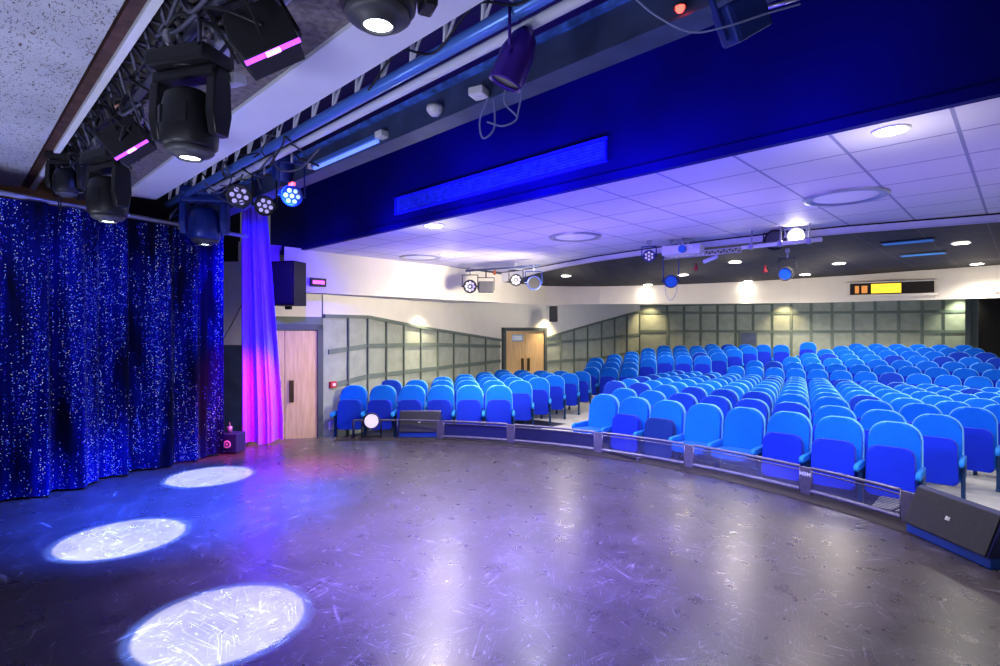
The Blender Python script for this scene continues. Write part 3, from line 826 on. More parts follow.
m = MB(); c = []
for k in range(13):
    c.append((-2.9+k*.32, 1.83, H+1.53+(.07 if k % 2 else -.05)))
m.curve(c, .007, n=8, seg=5); tag(m.build('cable', 'black', recalc=False), 'black cable wound along the blue ladder truss pipe', 'cable')
m = MB(); m.curve([W(630, -6, 2.02), W(655, 15, 2.02), W(690, 32, 2.0), W(725, 27, 1.98), W(765, 14, 1.98), W(800, 4, 2.0)], .004, n=10, seg=5)
tag(m.build('cable', 'cable', recalc=False), 'slack pale cable sagging in front of the small blue flood', 'cable')

# ------------------------------------------------------------------ moving head fixtures
def moving_head(loc, s, rotz, label, tilt=0., body='black', lens='lens'):
    "loc = lens face centre; whole fixture stands above it"
    root = empty('moving_head', loc, rotz, label, 'stage light', 'moving heads above the stage')
    k = s
    m = MB(); m.lathe([(.0, .30), (.085, .30), (.12, .285), (.145, .22), (.15, .10), (.142, .03), (.118, -.02), (.10, -.035), (.098, -.022), (0, -.022)][::-1] and
                      [(0, .36*k), (.09*k, .36*k), (.125*k, .33*k), (.145*k, .24*k), (.15*k, .15*k), (.142*k, .06*k), (.12*k, .04*k), (0, .04*k)], seg=28)
    for a in range(6):
        an = a*PI/3; m.box((.147*k*math.cos(an), .147*k*math.sin(an), .2*k), (.015*k, .05*k, .10*k), rot=RZ(an).to_3x3(), bev=.004)
    m.build('head', body, root)
    m = MB(); m.lathe([(.118*k, .045*k), (.125*k, .03*k), (.105*k, .012*k), (.07*k, .004*k), (.066*k, -.012*k), (.056*k, -.012*k), (.056*k, .012*k)], seg=28)
    lr = m.build('lens_ring', 'charcoal', root)
    m = MB(); m.cyl((0, 0, .0), (0, 0, .012*k), .056*k, seg=24); m.build('lens', lens, lr)
    m = MB()
    for sx in (-1, 1):
        m.prism([(-.045*k, .10*k), (.045*k, .10*k), (.07*k, .22*k), (.06*k, .40*k), (.03*k, .47*k), (-.03*k, .47*k), (-.06*k, .40*k), (-.07*k, .22*k)], .06*k,
                T(sx*.195*k, 0, 0) @ RZ(PI/2), bev=.012*k)
    m.box((0, 0, .45*k), (.42*k, .12*k, .06*k), bev=.015*k)
    m.build('yoke', body, root)
    m = MB(); m.box((0, 0, .53*k), (.40*k, .24*k, .09*k), bev=.02*k); m.cyl((0, 0, .48*k), (0, 0, .50*k), .08*k)
    m.build('base', body, root)
    for sx in (-1, 1):
        m = MB(); m.box((sx*.12*k, 0, .60*k), (.04*k, .05*k, .07*k)); m.lathe([(.04*k, 0), (.055*k, .0), (.055*k, .03*k), (.04*k, .03*k)], T(sx*.12*k-.015*k, 0, .68*k) @ RY(PI/2), seg=16)
        m.build('clamp', 'grey', root)
    return root
moving_head(W(190, 157, 2.5), .82, .5, 'large black moving head nearest the board ceiling with lit white lens')
moving_head(W(378, 24, 1.75), .85, 1.2, 'black moving head cut by the top of the frame under the white beam')
moving_head(W(108, 221, 3.9), .85, .3, 'black moving head farthest along the first truss above the sequin curtain')
moving_head(W(205, 244, 6.0), 1.08, .9, 'blue lit moving head hanging in front of the curtain corner', body='darkblue')  # blue light on this head is put into its body colour

moving_head(W(66, 196, 4.6), .62, .9, 'small dark moving head at the far left end of the first truss', lens='charcoal')
def led_wash(loc, rot, s, label):
    root = empty('wash_light', loc, 0, label, 'stage light', 'black led wash boxes on the first truss', rot=rot)
    m = MB(); m.prism([(-.13*s, -.10*s), (.13*s, -.10*s), (.15*s, .02*s), (.12*s, .14*s), (-.12*s, .14*s), (-.15*s, .02*s)], .17*s, bev=.008)
    for k in range(7): m.box((-.09*s+k*.03*s, .09*s, .02*s), (.006, .012, .18*s))
    m.build('body', 'blackmatte', root)
    m = MB(); m.box((0, -.07*s, -.105*s), (.27*s, .018*s, .014*s), mi=0); m.box((.0, -.07*s, -.108*s), (.07*s, .018*s, .014*s), mi=1); m.build('led_strip', ['ledpurple', 'ledpink'], root)
    m = MB(); m.box((-.16*s, 0, .10*s), (.012, .04*s, .26*s)); m.box((.16*s, 0, .10*s), (.012, .04*s, .26*s)); m.box((0, 0, .23*s), (.33*s, .04*s, .012)); m.cyl((0, 0, .23*s), (0, 0, .33*s), .018*s)
    m.build('yoke', 'black', root)
    return root
led_wash(W(266, 42, 2.3), (math.radians(-8), math.radians(-30), math.radians(56)), .9, 'black wash light with purple led strip beside the big moving head')
led_wash(W(130, 143, 3.35), (math.radians(-8), math.radians(-34), math.radians(52)), .8, 'smaller black wash light with purple led strip above the curtain')

def par(loc, aim, r, L, label, body='black', lens='ledoff', cells=7, yoke=True, up=.3, sag=False, group='round par cans'):
    "can whose front faces `aim`"
    aim = Vector(aim).normalized(); q = Vector((0, 0, 1)).rotation_difference(aim)
    root = empty('par_light', loc, 0, label, 'stage light', group)
    Rm = q.to_matrix().to_4x4()
    m = MB(); m.lathe([(r*.82, .0), (r, .012), (r*1.02, 0), (r, -.02), (r*.98, -L*.55), (r*.7, -L*.85), (r*.35, -L), (0, -L)], Rm, seg=24)
    m.build('can', body, root)
    m = MB(); m.cyl(Rm @ Vector((0, 0, -.012)), Rm @ Vector((0, 0, -.004)), r*.84, seg=24); bz_ = m.build('lens', 'charcoal' if cells else lens, root)
    if cells:
        m = MB()
        for a in range(cells):
            rr, an = (0, 0) if (a == 0 and cells > 6) else (r*.56, a*2*PI/(cells-1 if cells > 6 else cells))
            c0 = Rm @ Vector((rr*math.cos(an), rr*math.sin(an), -.003)); c1 = Rm @ Vector((rr*math.cos(an), rr*math.sin(an), .004))
            m.cyl(c0, c1, r*.2, seg=10)
        m.build('led_cells', lens, bz_)
    if yoke:
        side = aim.cross(Vector((0, 0, 1))).normalized() if abs(aim.z) < .95 else Vector((1, 0, 0)); c = Vector((0, 0, 0))-aim*L*.45; m = MB()
        for s_ in (-1, 1):
            p = c+side*s_*r*1.15; m.tube([p, p+Vector((0, 0, up*.65))], .008, seg=6)
            m.cyl(p-side*s_*r*.2, p+side*s_*.012, .014, seg=8)
        m.tube([c+side*r*1.15+Vector((0, 0, up*.65)), c-side*r*1.15+Vector((0, 0, up*.65))], .008, seg=6)
        m.build('yoke', body, root)
        m = MB(); m.cyl(c+Vector((0, 0, up*.65)), c+Vector((0, 0, up)), .012, seg=8); m.box(c+Vector((0, 0, up)), (.05, .05, .05), bev=.008); m.build('clamp', 'grey', root)
    if sag:
        m = MB(); m.curve([(-r, 0, -.02), (-r*.8, 0, -r*2.0), (.0, .0, -r*2.9), (r*.9, 0, -r*1.7), (r, 0, .02)], .004, n=8, seg=5); m.build('safety_wire', 'cable', root, recalc=False)
    return root
tc = lambda p: CAM-p
p = W(239, 196, 5.53); par(p, tc(p)+Vector((0, 0, -.4)), .118, .16, 'round par can with pale violet leds left above the blue drape', body='charcoal', up=.26)
p = W(265, 206, 5.09); par(p, tc(p)+Vector((1, 0, -.8)), .092, .17, 'dark par can tilted down in the middle above the blue drape', up=.44)
p = W(292, 196, 4.7); g_ = par(p, tc(p)+Vector((0, 0, -.3)), .09, .15, 'blue par can with red display right of the drape top', body='darkblue', up=.44)
m = MB(); m.cyl((-7.2, 2.13, H+1.61), (-4.3, 2.13, H+1.61), .022); tag(m.build('pipe', 'trussgrey'), 'dark pipe carrying the three par cans above the blue drape', 'pipe')
m = MB(); m.box((0, -.0, .10), (.06, .03, .025)); m.build('display', 'redled', g_)
# dark blue drum lamp above those cans
p = W(283, 178, 5.2); par(p, (-.5, .2, -1), .10, .26, 'blue lit spotlight drum clamped on the truss above the cans', body='darkblue', lens='blueLens', cells=0, up=.2)
# profile spot with cable loops
p = W(506, 82, 2.62)
par(p, Vector((-.42, -.2, -1)), .085, .26, 'dark profile spotlight with violet sheen hanging below the ladder truss', body='violetmetal', lens='charcoal', cells=0, up=.30, sag=False)
m = MB()
m.curve([W(488, 98, 2.6), W(480, 120, 2.6), W(483, 138, 2.6), W(494, 128, 2.6), W(494, 100, 2.6)], .0045, n=10, seg=5)
m.curve([W(487, 122, 2.6), W(503, 126, 2.6), W(517, 118, 2.6), W(505, 104, 2.6), W(505, 90, 2.6)], .0045, n=10, seg=5)
m.curve([W(517, 118, 2.6), W(521, 96, 2.6), W(522, 84, 2.6)], .0045, n=10, seg=5)
tag(m.build('cable', 'cable', recalc=False), 'pale blue cable loops dangling under the violet spotlight', 'cable')
# smoke detector, junction box on the steel beam
r = empty('smoke_detector', W(435, 111, 3.64), 0, 'round white smoke detector on the underside of the steel beam', 'detector')
m = MB(); m.lathe([(0, .03), (.055, .03), (.058, .01), (.05, -.008), (.03, -.03), (0, -.034)], seg=24); m.build('body', 'white', r)
r2 = empty('junction_box', W(479, 93, 3.31), .3, 'square white junction box under the steel beam beside the dangling cables', 'box')
m = MB(); m.box((0, 0, 0), (.10, .10, .05), bev=.01); m.cyl((0, 0, -.03), (0, 0, -.02), .02); m.build('body', 'white', r2)
# red beacon and small flood, top right
r = empty('red_beacon', W(680, 8, 2.42), 0, 'small glowing red beacon on the steel beam', 'light')
m = MB(); m.lathe([(0, -.02), (.012, -.018), (.02, -.006), (.02, .01), (0, .01)], seg=16); m.build('lamp', 'redled', r)
m = MB(); m.lathe([(.028, .0), (.03, .012), (0, .012)], seg=16); m.build('collar', 'charcoal', r)
p = W(742, 18, 2.15); r = empty('flood_light', p, 0, 'boxy dark blue flood light hanging in front of the steel beam', 'stage light', rot=(.25, -.55, .9))
m = MB(); m.box((0, 0, 0), (.17, .10, .15), bev=.012)
for k in range(6): m.box((-.07+k*.028, .055, 0), (.008, .02, .13))
m.build('body', 'darkblue', r)
m = MB(); m.box((0, -.052, 0), (.14, .006, .12)); m.build('glass', 'darkblue', r)
m = MB(); m.box((-.10, 0, .05), (.010, .025, .19)); m.box((.10, 0, .05), (.010, .025, .19)); m.box((0, 0, .145), (.21, .025, .010)); m.build('yoke', 'darkblue', r)
Im = (Matrix.Translation(p) @ r.rotation_euler.to_matrix().to_4x4()).inverted()
m = MB(); m.cyl(Im @ (p+Vector((0, 0, .14))), Im @ Vector((p.x, p.y, H+1.7)), .014); m.build('drop_pole', 'black', r)
# pale pipe stub by the flood
m = MB(); m.cyl(W(762, 9, 3.05), W(800, -2, 2.95), .012); tag(m.build('pipe', 'alu'), 'short thin pipe behind the boxy blue flood light', 'pipe')

# ------------------------------------------------------------------ hall ceiling fixtures
def downlight(p, r, s, label, em='lenswhite', energy=None):
    o = empty('downlight', p, 0, label, 'ceiling light', 'round recessed downlights')
    m = MB(); m.lathe([(r*1.02, -.001), (r*1.28, -.004), (r*1.3, .006), (r, .006)], seg=28); m.build('bezel', 'white', o)
    m = MB(); m.lathe([(0, .002-.006), (r, .001-.006), (r, .004)], seg=28); m.build('lamp_disc', em, o)
    return o
dls = []
for px, py, lb in ((434, 226, 'bright downlight on the white ceiling nearest the blue bulkhead at left'), (448, 255, 'downlight on the white ceiling near the left bulkhead'),
                   (891, 131, 'brightest downlight beside the blue bulkhead at right')):
    p = WZ(px, py, ZC-.008); dls.append(p); downlight(p, .10 if px < 800 else .08, 1, lb)
names = ['over the left block seats', 'left of the hanging projector wire', 'behind the hanging blue par can', 'right of the projector', 'just before the bulkhead, right of projector',
         'behind the twin hanging spots', 'in front of the projection booth, larger', 'by the left edge of the booth window', 'at far right, nearest the stage', 'at far right before the bulkhead', 'at far right touching the bulkhead']
for (px, py), nm in zip([(566, 275.5), (648, 284.4), (683, 274.5), (735, 261.5), (748, 281), (805, 274), (839, 263), (845, 277), (961, 242.5), (977, 263.5), (986, 267.5)], names):
    p = hit_dark(px, py)
    if p is None: print('NO HIT', px, py); continue
    p = p-Vector((0, 0, .01)); dls.append(p); downlight(p, .085, 1, 'round downlight in the black ceiling ' + nm)
# ring shaped ceiling speakers / diffusers
for px, py, lb in ((845, 197, 'large round ceiling diffuser at right'), (575, 237, 'round ceiling diffuser above the hanging par cans'), (420, 257.5, 'round ceiling diffuser near the left bulkhead')):
    p = WZ(px, py, ZC-.004); o = empty('ceiling_diffuser', p, 0, lb, 'vent', 'round diffusers in the white ceiling')
    m = MB(); m.lathe([(.27, 0), (.30, -.018), (.34, -.012), (.35, .0)], seg=40); m.build('rim', 'grey', o)
    m = MB(); m.lathe([(0, -.008), (.2, -.010), (.26, -.002)], seg=40); m.build('disc', 'whitepaint', o)
for px0, px1, py0, py1, lb in ((880, 935, 243, 239, 'blue tinted panel light nearer the stage'), (900, 945, 255, 252, 'blue tinted panel light nearer the booth')):
    p = hit_dark((px0+px1)/2, (py0+py1)/2)-Vector((0, 0, .012)); o = empty('panel_light', p, 0, lb + ' in the black ceiling', 'ceiling light', 'blue panel lights')
    m = MB(); m.box((0, 0, 0), (.56, .26, .012), bev=.003); m.build('panel_frame', 'charcoal', o)
    m = MB(); m.box((0, 0, -.007), (.52, .22, .006)); m.build('diffuser', 'bluevent', o)

# hanging bar with projector and cans
by, bz0 = 7.0, H+1.045
xa, xb = PL(742, WY(742, by))[0], PL(872-50, WY(822, by))[0]
root = empty('lighting_bar', ((xa+xb)/2, by, bz0), 0, 'white lighting bar hanging under the white ceiling beside the projector', 'bar')
m = MB(); m.cyl((-(xb-xa)/2, 0, 0), ((xb-xa)/2, 0, 0), .026); m.build('bar', 'white', root)
for s_ in (-.75, .0, .7):
    m = MB(); m.cyl((s_*(xb-xa)/2, 0, 0), (s_*(xb-xa)/2, .03, ZC-bz0), .010, seg=8); m.box((s_*(xb-xa)/2, 0, 0), (.05, .07, .07), bev=.01); m.build('hanger', 'grey', root)
xc = PL(664, WY(664, by))[0]
m = MB(); 
for dz_ in (-.03, .03): m.cyl((xc, by, bz0-.02+dz_), (xa, by, bz0-.02+dz_), .009, seg=8)
n_ = 14
for k in range(n_):
    x = xc+(xa-xc)*k/n_; x2 = xc+(xa-xc)*(k+1)/n_
    m.cyl((x, by, bz0-.05), ((x+x2)/2, by, bz0+.01), .006, seg=6); m.cyl(((x+x2)/2, by, bz0+.01), (x2, by, bz0-.05), .006, seg=6)
tag(m.build('small_truss', 'alu'), 'slender zigzag truss between projector and white bar', 'truss')
# projector
pj = W(683, 251, 7.35); r = empty('projector', pj, math.radians(14), 'white ceiling projector with dark lens hanging from a bracket', 'projector')
m = MB(); m.box((0, 0, 0), (.50, .34, .13), bev=.02)
for k in range(6): m.box((.252, -.12+k*.04, 0), (.006, .022, .08))
m.build('case', 'white', r)
m = MB(); m.cyl((0.03, -.17, .0), (.03, -.215, .0), .05, seg=20); m.cyl((.03, -.214, 0), (.03, -.22, 0), .035, mi=1); m.build('lens', ['charcoal', 'blueLens'], r)
m = MB(); m.box((.2, -.175, .02), (.09, .012, .05), bev=.004); m.build('air_vent', 'lensdown' if False else 'alu', r)
m = MB(); m.box((0, 0, .07), (.16, .12, .02)); m.cyl((0, 0, .07), (0, 0, ZC-pj.z-.005), .022)
m.tube([(-.05, 0, .09), (-.12, 0, ZC-pj.z-.01)], .010, seg=6); m.tube([(.05, 0, .09), (.14, 0, ZC-pj.z-.01)], .010, seg=6); m.build('bracket', 'alu', r)
m = MB(); m.box((.36, -.05, -.14), (.20, .06, .05), rot=RY(-.35).to_3x3(), bev=.02); m.build('side_arm', 'alu', r)
p = W(649, 256, 7.45); par(p, tc(p), .083, .12, 'dark blue par can hanging left of the projector', body='darkblue', up=.2)
p = W(671, 281.5, 7.4); par(p, tc(p)+Vector((0, 0, -.3)), .088, .14, 'blue round par can hanging low below the projector', body='darkblue', lens='blueLens', cells=0, up=.57, sag=True)
p = W(736+44, 265, 6.75); 
par(W(757, 274.5, 6.7)+Vector((.0, 0, 0)) if False else W(785, 274, 6.7), tc(p)+Vector((-2.2, 1.0, -.6)), .085, .22, 'blue faced spotlight hanging under the bright lamp', body='charcoal', lens='blueLens', cells=0, up=.28)
p = W(775, 240, 6.7); par(p, tc(p)+Vector((-1.4, 0, -.2)), .125, .16, 'black par can at the left of the bright lamp on the bar', body='blackmatte', lens='charcoal', cells=0, up=.14)
p = W(796, 236, 6.5); bright = p
par(p, tc(p), .10, .12, 'glaring bright lamp on the white lighting bar', body='white', lens='lenswhite', cells=0, up=.14)
for px, py, D, lb in ((696, 267, 7.2, 'red safety tag hanging right of the projector'), (765, 269, 6.8, 'red safety tag hanging under the white bar')):
    m = MB(); m.lathe([(0, .05), (.012, .05), (.016, .0), (.03, -.02), (.028, -.045), (0, -.05)], seg=12)
    tag(m.build('safety_tag', 'red', loc=W(px, py, D)), lb, 'tag', 'red safety tags')
# cluster of cans near the left bulkhead
def hooks(px, py, D): pass
p = W(470, 286.5, 10.0); par(p, tc(p), .125, .16, 'round par can with ring of white leds leftmost under the white ceiling', lens='ledoff', cells=9, up=.33, group='par cans over the left block')
p = W(516, 280, 9.3); par(p, tc(p), .105, .16, 'par can with grid of pale leds over the left block', lens='ledoff', cells=9, up=.26, group='par cans over the left block')
p = W(534, 283, 9.1); par(p, tc(p)+Vector((1, 0, 0)), .12, .18, 'dark blue par can rightmost of the hanging cluster', body='darkblue', lens='blackmatte', cells=0, up=.30, group='par cans over the left block')
p = W(486, 287, 9.9); r = empty('flood_light', p, .9, 'boxy dark flood light between the hanging par cans', 'stage light')
m = MB(); m.box((0, 0, 0), (.27, .18, .20), bev=.015)
for k in range(5): m.box((-.1+k*.05, -.095, 0), (.02, .012, .16))
m.build('body', 'charcoal', r)
m = MB(); m.box((-.15, 0, .06), (.012, .03, .22)); m.box((.15, 0, .06), (.012, .03, .22)); m.box((0, 0, .17), (.30, .03, .012)); m.cyl((0, 0, .17), (.0, 0, .30), .012); m.build('yoke', 'black', r)
m = MB(); m.lathe([(0, .05), (.02, .04), (.03, -.03), (0, -.05)], seg=10); tag(m.build('safety_tag', 'orange', loc=W(494.5, 272.5, 9.7)), 'orange safety tag on the hanging cluster over the left block', 'tag', 'red safety tags')
m = MB(); pa_, pb_ = W(466, 270.8, 10.0), W(540, 265.5, 9.1); m.cyl(pa_, pb_, .018); tag(m.build('pipe', 'darkgrey'), 'thin pipe under the white ceiling carrying the par can cluster', 'pipe')

# ------------------------------------------------------------------ wall fixtures
def speaker(loc, ang, w, d, h, label, bracket=None):
    r = empty('wall_speaker', loc, ang, label, 'loudspeaker')
    m = MB(); m.prism([(-w/2, -h/2), (w/2, -h/2), (w/2, h/2), (-w/2, h/2)], d, bev=.012); m.build('cabinet', 'black', r)
    m = MB(); m.box((0, -d/2-.006, 0), (w*.9, .012, h*.92), bev=.004); m.build('grille', 'grille', r)
    m = MB(); m.box((0, d/2+.06, h*.1), (.06, .14, .10)); m.box((0, d/2+.13, h*.1), (.14, .02, .2)); m.build('bracket', 'grey' if not bracket else bracket, r)
    return r
r = speaker(W(288.5, 284, 8.2), math.radians(30), .40, .32, .66, 'large black loudspeaker hung from the bulkhead beside the blue drape')
m = MB(); m.box((.07, .17, .0), (.07, .02, .14)); m.box((-.07, .17, .0), (.07, .02, .14)); m.build('handle', 'blackmatte', r)
m = MB(); m.box((.0, 0, -.36), (.10, .05, .05), bev=.01); m.build('foot', 'black', r)
speaker(W(553.5, 314, 14.6), math.radians(30), .20, .20, .42, 'small black loudspeaker on a bracket right of the far door')
# exit sign
p = on_wall(317, 282.5, (-8.0, 4), (-8.0, 9)); r = empty('exit_sign', p+Vector((.03, 0, 0)), 0, 'small black sign box with magenta glow on the bulkhead', 'sign')
m = MB(); m.box((0, 0, 0), (.05, .26, .13), bev=.006); m.build('case', 'black', r)
m = MB(); m.box((.028, .0, -.0), (.006, .19, .05)); m.build('lit_panel', 'magenta', r)
r = empty('exit_sign', W(999, 293, 9.7), 0, 'small red lit exit sign at the right edge on the bulkhead', 'sign')
m = MB(); m.box((0, 0, 0), (.16, .03, .09), bev=.006); m.build('case', 'white', r)
m = MB(); m.box((0, -.018, 0), (.12, .004, .04)); m.build('lit_panel', 'redled', r)
# call point, socket
p = on_wall(331.5, 384.5, W0, W1); r = empty('fire_call_point', p, math.atan2(W1[1]-W0[1], W1[0]-W0[0]), 'small red fire alarm call point beside the oak door', 'alarm')
m = MB(); m.box((0, -.03 if False else .03, 0), (.13, .06, .11), bev=.01); m.box((0, -.03, 0), (.13, .06, .11), bev=.01); m.build('case', 'red', r)
m = MB(); m.box((0, -.064, 0), (.06, .006, .05)); m.box((0, .064, 0), (.06, .006, .05)); m.build('glass', 'white', r)
p = on_wall(331.5, 425.5, W0, W1); r = empty('wall_socket', p, math.atan2(W1[1]-W0[1], W1[0]-W0[0]), 'white wall socket low beside the oak door', 'socket')
m = MB(); m.box((0, 0, 0), (.13, .04, .15), bev=.008); m.build('plate', 'white', r)
p = on_wall(748, 339, W3, W4); r = empty('wall_box', p, math.atan2(W4[1]-W3[1], W4[0]-W3[0]), 'dark grey cabinet on the rear wall above the last row', 'cabinet')
m = MB(); m.box((0, -.04, 0), (.56, .10, .52), bev=.01); m.build('case', 'batten', r)
m = MB(); m.box((0, -.095, 0), (.46, .012, .42)); m.build('door', 'darkgrey', r)
# booth window in bulkhead
ba, bb = PL(850, 11.4), PL(934, 10.7)
A3 = Vector((*ba, 0)); B3 = Vector((*bb, 0)); u = (B3-A3).normalized(); nv = Vector((u.y, -u.x, 0)); nv = nv if nv.dot(-A3) > 0 else -nv
Lb = (B3-A3).length; root = empty('window_1', (A3+B3)/2+nv*.02+Vector((0, 0, H+.87)), math.atan2(u.y, u.x), 'long projection booth window glowing yellow at its left', 'window'); root['kind'] = 'structure'
sgn = 1 if (RZ(math.atan2(u.y, u.x)) @ Vector((0, 1, 0))).dot(nv) > 0 else -1
m = MB(); m.box((0, 0, 0), (Lb, .03, .24)); m.build('opening', 'darkroom', root)
m = MB(); m.box((-Lb/2+.345+.27, sgn*.02, 0), (.50, .01, .19))
m.build('window_pane', 'yellow', root)
m = MB(); m.box((-Lb/2+.12, sgn*.02, -.01), (.07, .01, .15)); m.box((-Lb/2+.25, sgn*.02, -.01), (.10, .01, .15)); m.build('window_pane', 'amber', root)
m = MB(); m.box((0, sgn*.02, -.145), (Lb+.1, .06, .05)); m.box((0, sgn*.02, .13), (Lb+.1, .05, .02)); m.build('window_frame', 'bulk', root)

# ------------------------------------------------------------------ low fence on the stage edge
FH = .255
def edge_angle(px):
    # angle on the stage arc seen at picture column px
    best = None
    for i in range(-600, 500):
        a = i/600; x, y = arc(a, SR-.06); D = x*FW.x+y*FW.y; q = CX+F*(x*RT.x+y*RT.y)/D
        if best is None or abs(q-px) < best[0]: best = (abs(q-px), a)
    return best[1]
posts = [350, 440, 511, 598, 689, 806, 908]
angs = [edge_angle(p) for p in posts]
fl = ['open rail section at the left end of the stage fence', 'stage fence section with dark solid infill beside the small wedge monitor', 'narrow mesh stage fence section left of centre',
      'mesh stage fence section in front of the blue lit gap', 'wide mesh stage fence section below the lowered seats', 'mesh stage fence section ending at the large wedge monitor']
def arcv(a, z, r=SR-.06): x, y = arc(a, r); return Vector((x, y, z))
for i, (a0, a1) in enumerate(zip(angs, angs[1:])):
    w = .055/SR; s0, s1 = a0+w, a1-w
    if i == 0: s1 = a1
    mid = arcv((s0+s1)/2, 0); root = empty('stage_fence', mid, 0, fl[i], 'fence', 'low fence sections along the stage edge')
    def strip(name, z, r_, mt, seg=8):
        m = MB(); n = 10; P = [arcv(s0+(s1-s0)*k/n, z)-mid for k in range(n+1)]
        m.curve(P, r_, n=2, seg=seg); return m.build(name, mt, root, recalc=False)
    strip('top_rail', FH, .015, 'fencebar')
    if i > 0:
        strip('bottom_rail', .035, .022, 'fencebar'); strip('inner_rail', FH-.035, .008, 'fencebar')
        for aa in (s0, s1):
            m = MB(); m.cyl(arcv(aa, .02)-mid, arcv(aa, FH)-mid, .010, seg=8); m.build('stile', 'fencebar', root)
        m = MB()
        if i in (1, 2):
            n = 10
            for k in range(n):
                u0, u1 = s0+(s1-s0)*k/n, s0+(s1-s0)*(k+1)/n; rb = SR-.045
                m.quad(arcv(u0, .04, rb)-mid, arcv(u1, .04, rb)-mid, arcv(u1, FH-.04, rb)-mid, arcv(u0, FH-.04, rb)-mid)
            m.build('infill', 'cabinet', root, recalc=False); m = MB()
        if i > 1:
            z0, z1 = .05, FH-.04; Lr = (s1-s0)*SR; sp_ = .034; hh = z1-z0; run = hh*1.6
            k = -int(run/sp_)-1
            while k*sp_ < Lr:
                for sg in (1, -1):
                    xa_, xb_ = k*sp_, k*sp_+run
                    za_, zb_ = (z0, z1) if sg == 1 else (z1, z0)
                    t0 = max(0, (0-xa_)/run); t1 = min(1, (Lr-xa_)/run)
                    if t1 > t0+.02:
                        pa = arcv(s0+(xa_+run*t0)/SR, za_+(zb_-za_)*t0)-mid; pb = arcv(s0+(xa_+run*t1)/SR, za_+(zb_-za_)*t1)-mid
                        m.cyl(pa, pb, .0018, seg=4, cap=False, smooth=False)
                k += 1
            m.build('wire_mesh', 'wire', root)
    else:
        for aa in (s0, (s0+s1)/2):
            m = MB(); m.cyl(arcv(aa, .0)-mid, arcv(aa, FH)-mid, .018, seg=8); m.build('stile', 'cabinet', root)
# posts between sections
pn = ['left of the dark infill', 'blue tinted, between dark infill and mesh', 'beside the black floor batten', 'right of the blue lit mesh', 'with white lettering', 'hidden beside the large wedge monitor']
for i, a in enumerate(angs[1:]):
    r = empty('fence_post', arcv(a, 0, SR-.055), -a, 'flat steel fence post ' + pn[i], 'post', 'flat posts of the stage fence')
    m = MB(); m.box((0, 0, FH/2), (.10, .03, FH), bev=.004); m.build('plate', 'fencebar', r)
    if i == 4:
        cu_ = bpy.data.curves.new('lettering', 'FONT'); cu_.body = 'MBM'; cu_.size = .052; cu_.extrude = .001; cu_.align_x = 'CENTER'; cu_.offset = .0012
        o = bpy.data.objects.new('lettering', cu_); C.objects.link(o); o.data.materials.append(M['white'])
        # real mesh lettering
        me = bpy.data.meshes.new_from_object(o.evaluated_get(bpy.context.evaluated_depsgraph_get())); bpy.data.objects.remove(o)
        o = bpy.data.objects.new('lettering', me); C.objects.link(o); o.parent = r; o.location = (0, -.0185, .175); o.rotation_euler = (PI/2, .0, 0)
# black floor batten lying by the fence
p = WZ(624, 455.5, .02); r = empty('floor_batten', p, -.19, 'thin black light batten lying on the stage by the fence', 'batten')
m = MB(); m.box((0, 0, 0), (.50, .05, .035), bev=.008); m.build('body', 'blackmatte', r)
m = MB(); m.box((.235, -.0, .0), (.03, .06, .045), bev=.006); m.build('end_cap', 'fencebar', r)
# items near the infill: white plug, paper
m = MB(); m.box((0, 0, .012), (.12, .05, .024), bev=.008); tag(m.build('plug', 'plug', loc=WZ(461, 436, 0), parent=None), 'small blue connector lying against the dark fence infill', 'plug')
m = MB(); m.box((0, 0, .002), (.06, .03, .004)); tag(m.build('tape_scrap', 'white', loc=WZ(470.5, 438.5, .001)), 'scrap of white tape on the stage by the dark infill', 'tape')

# ------------------------------------------------------------------ wedge monitors
def wedge(loc, ang, L, label, base=True, s=1., mk=True):
    r = empty('wedge_monitor', loc, ang, label, 'loudspeaker')
    z0 = .075 if base else .055
    prof = [(0, z0), (.115*s, z0+.27*s), (.15*s, z0+.285*s), (.36*s, z0+.16*s), (.42*s, z0)]
    m = MB(); m.prism([(x, z) for x, z in prof], L, RZ(PI/2), bev=.012)
    m.build('cabinet', 'cabinet', r)
    n = Vector((0, -.27, .115)).normalized(); tilt = math.atan2(.115, .27)
    c = Vector((0, .0575*s, z0+.135*s)) + Vector((0, -n.z*0, 0)) + Vector((0, -.27, .115)).normalized()*.008
    m = MB(); m.box(c, (L*.94, .014, .285*s), rot=RX(-tilt).to_3x3(), bev=.004); m.build('grille', 'grille', r)
    if mk:
        m = MB(); q = c+Vector((0, -.27, .115)).normalized()*.009
        R = RX(-tilt).to_3x3()
        for dx, w_ in ((-.014, .008), (-.003, .006), (.010, .010)): m.box(q+Vector((dx, 0, 0)), (w_, .003, .028), rot=R)
        m.box(q+R @ Vector((0, 0, -.008)), (.034, .003, .006), rot=R)
        m.build('badge', 'white', r)
    m = MB(); m.box((0, .17, z0/2), (L*.97, .30, z0), bev=.01); m.build('base', 'plug', r)
    return r
pa_ = WZ(899, 531, 0); pb_ = WZ(985, 571, 0); dd = (pb_-pa_); ang = math.atan2(dd.y, dd.x)
wedge((pa_+pb_)/2+Vector((.02, .02, 0)), ang, dd.length*1.0, 'large black wedge monitor with white badge at the right end of the stage')
pa_ = WZ(398, 437.5, 0); pb_ = WZ(440, 437.5, 0); dd = pb_-pa_
wedge((pa_+pb_)/2, math.atan2(dd.y, dd.x), dd.length, 'small grey wedge monitor on the far stage edge before the left block', s=1.05)
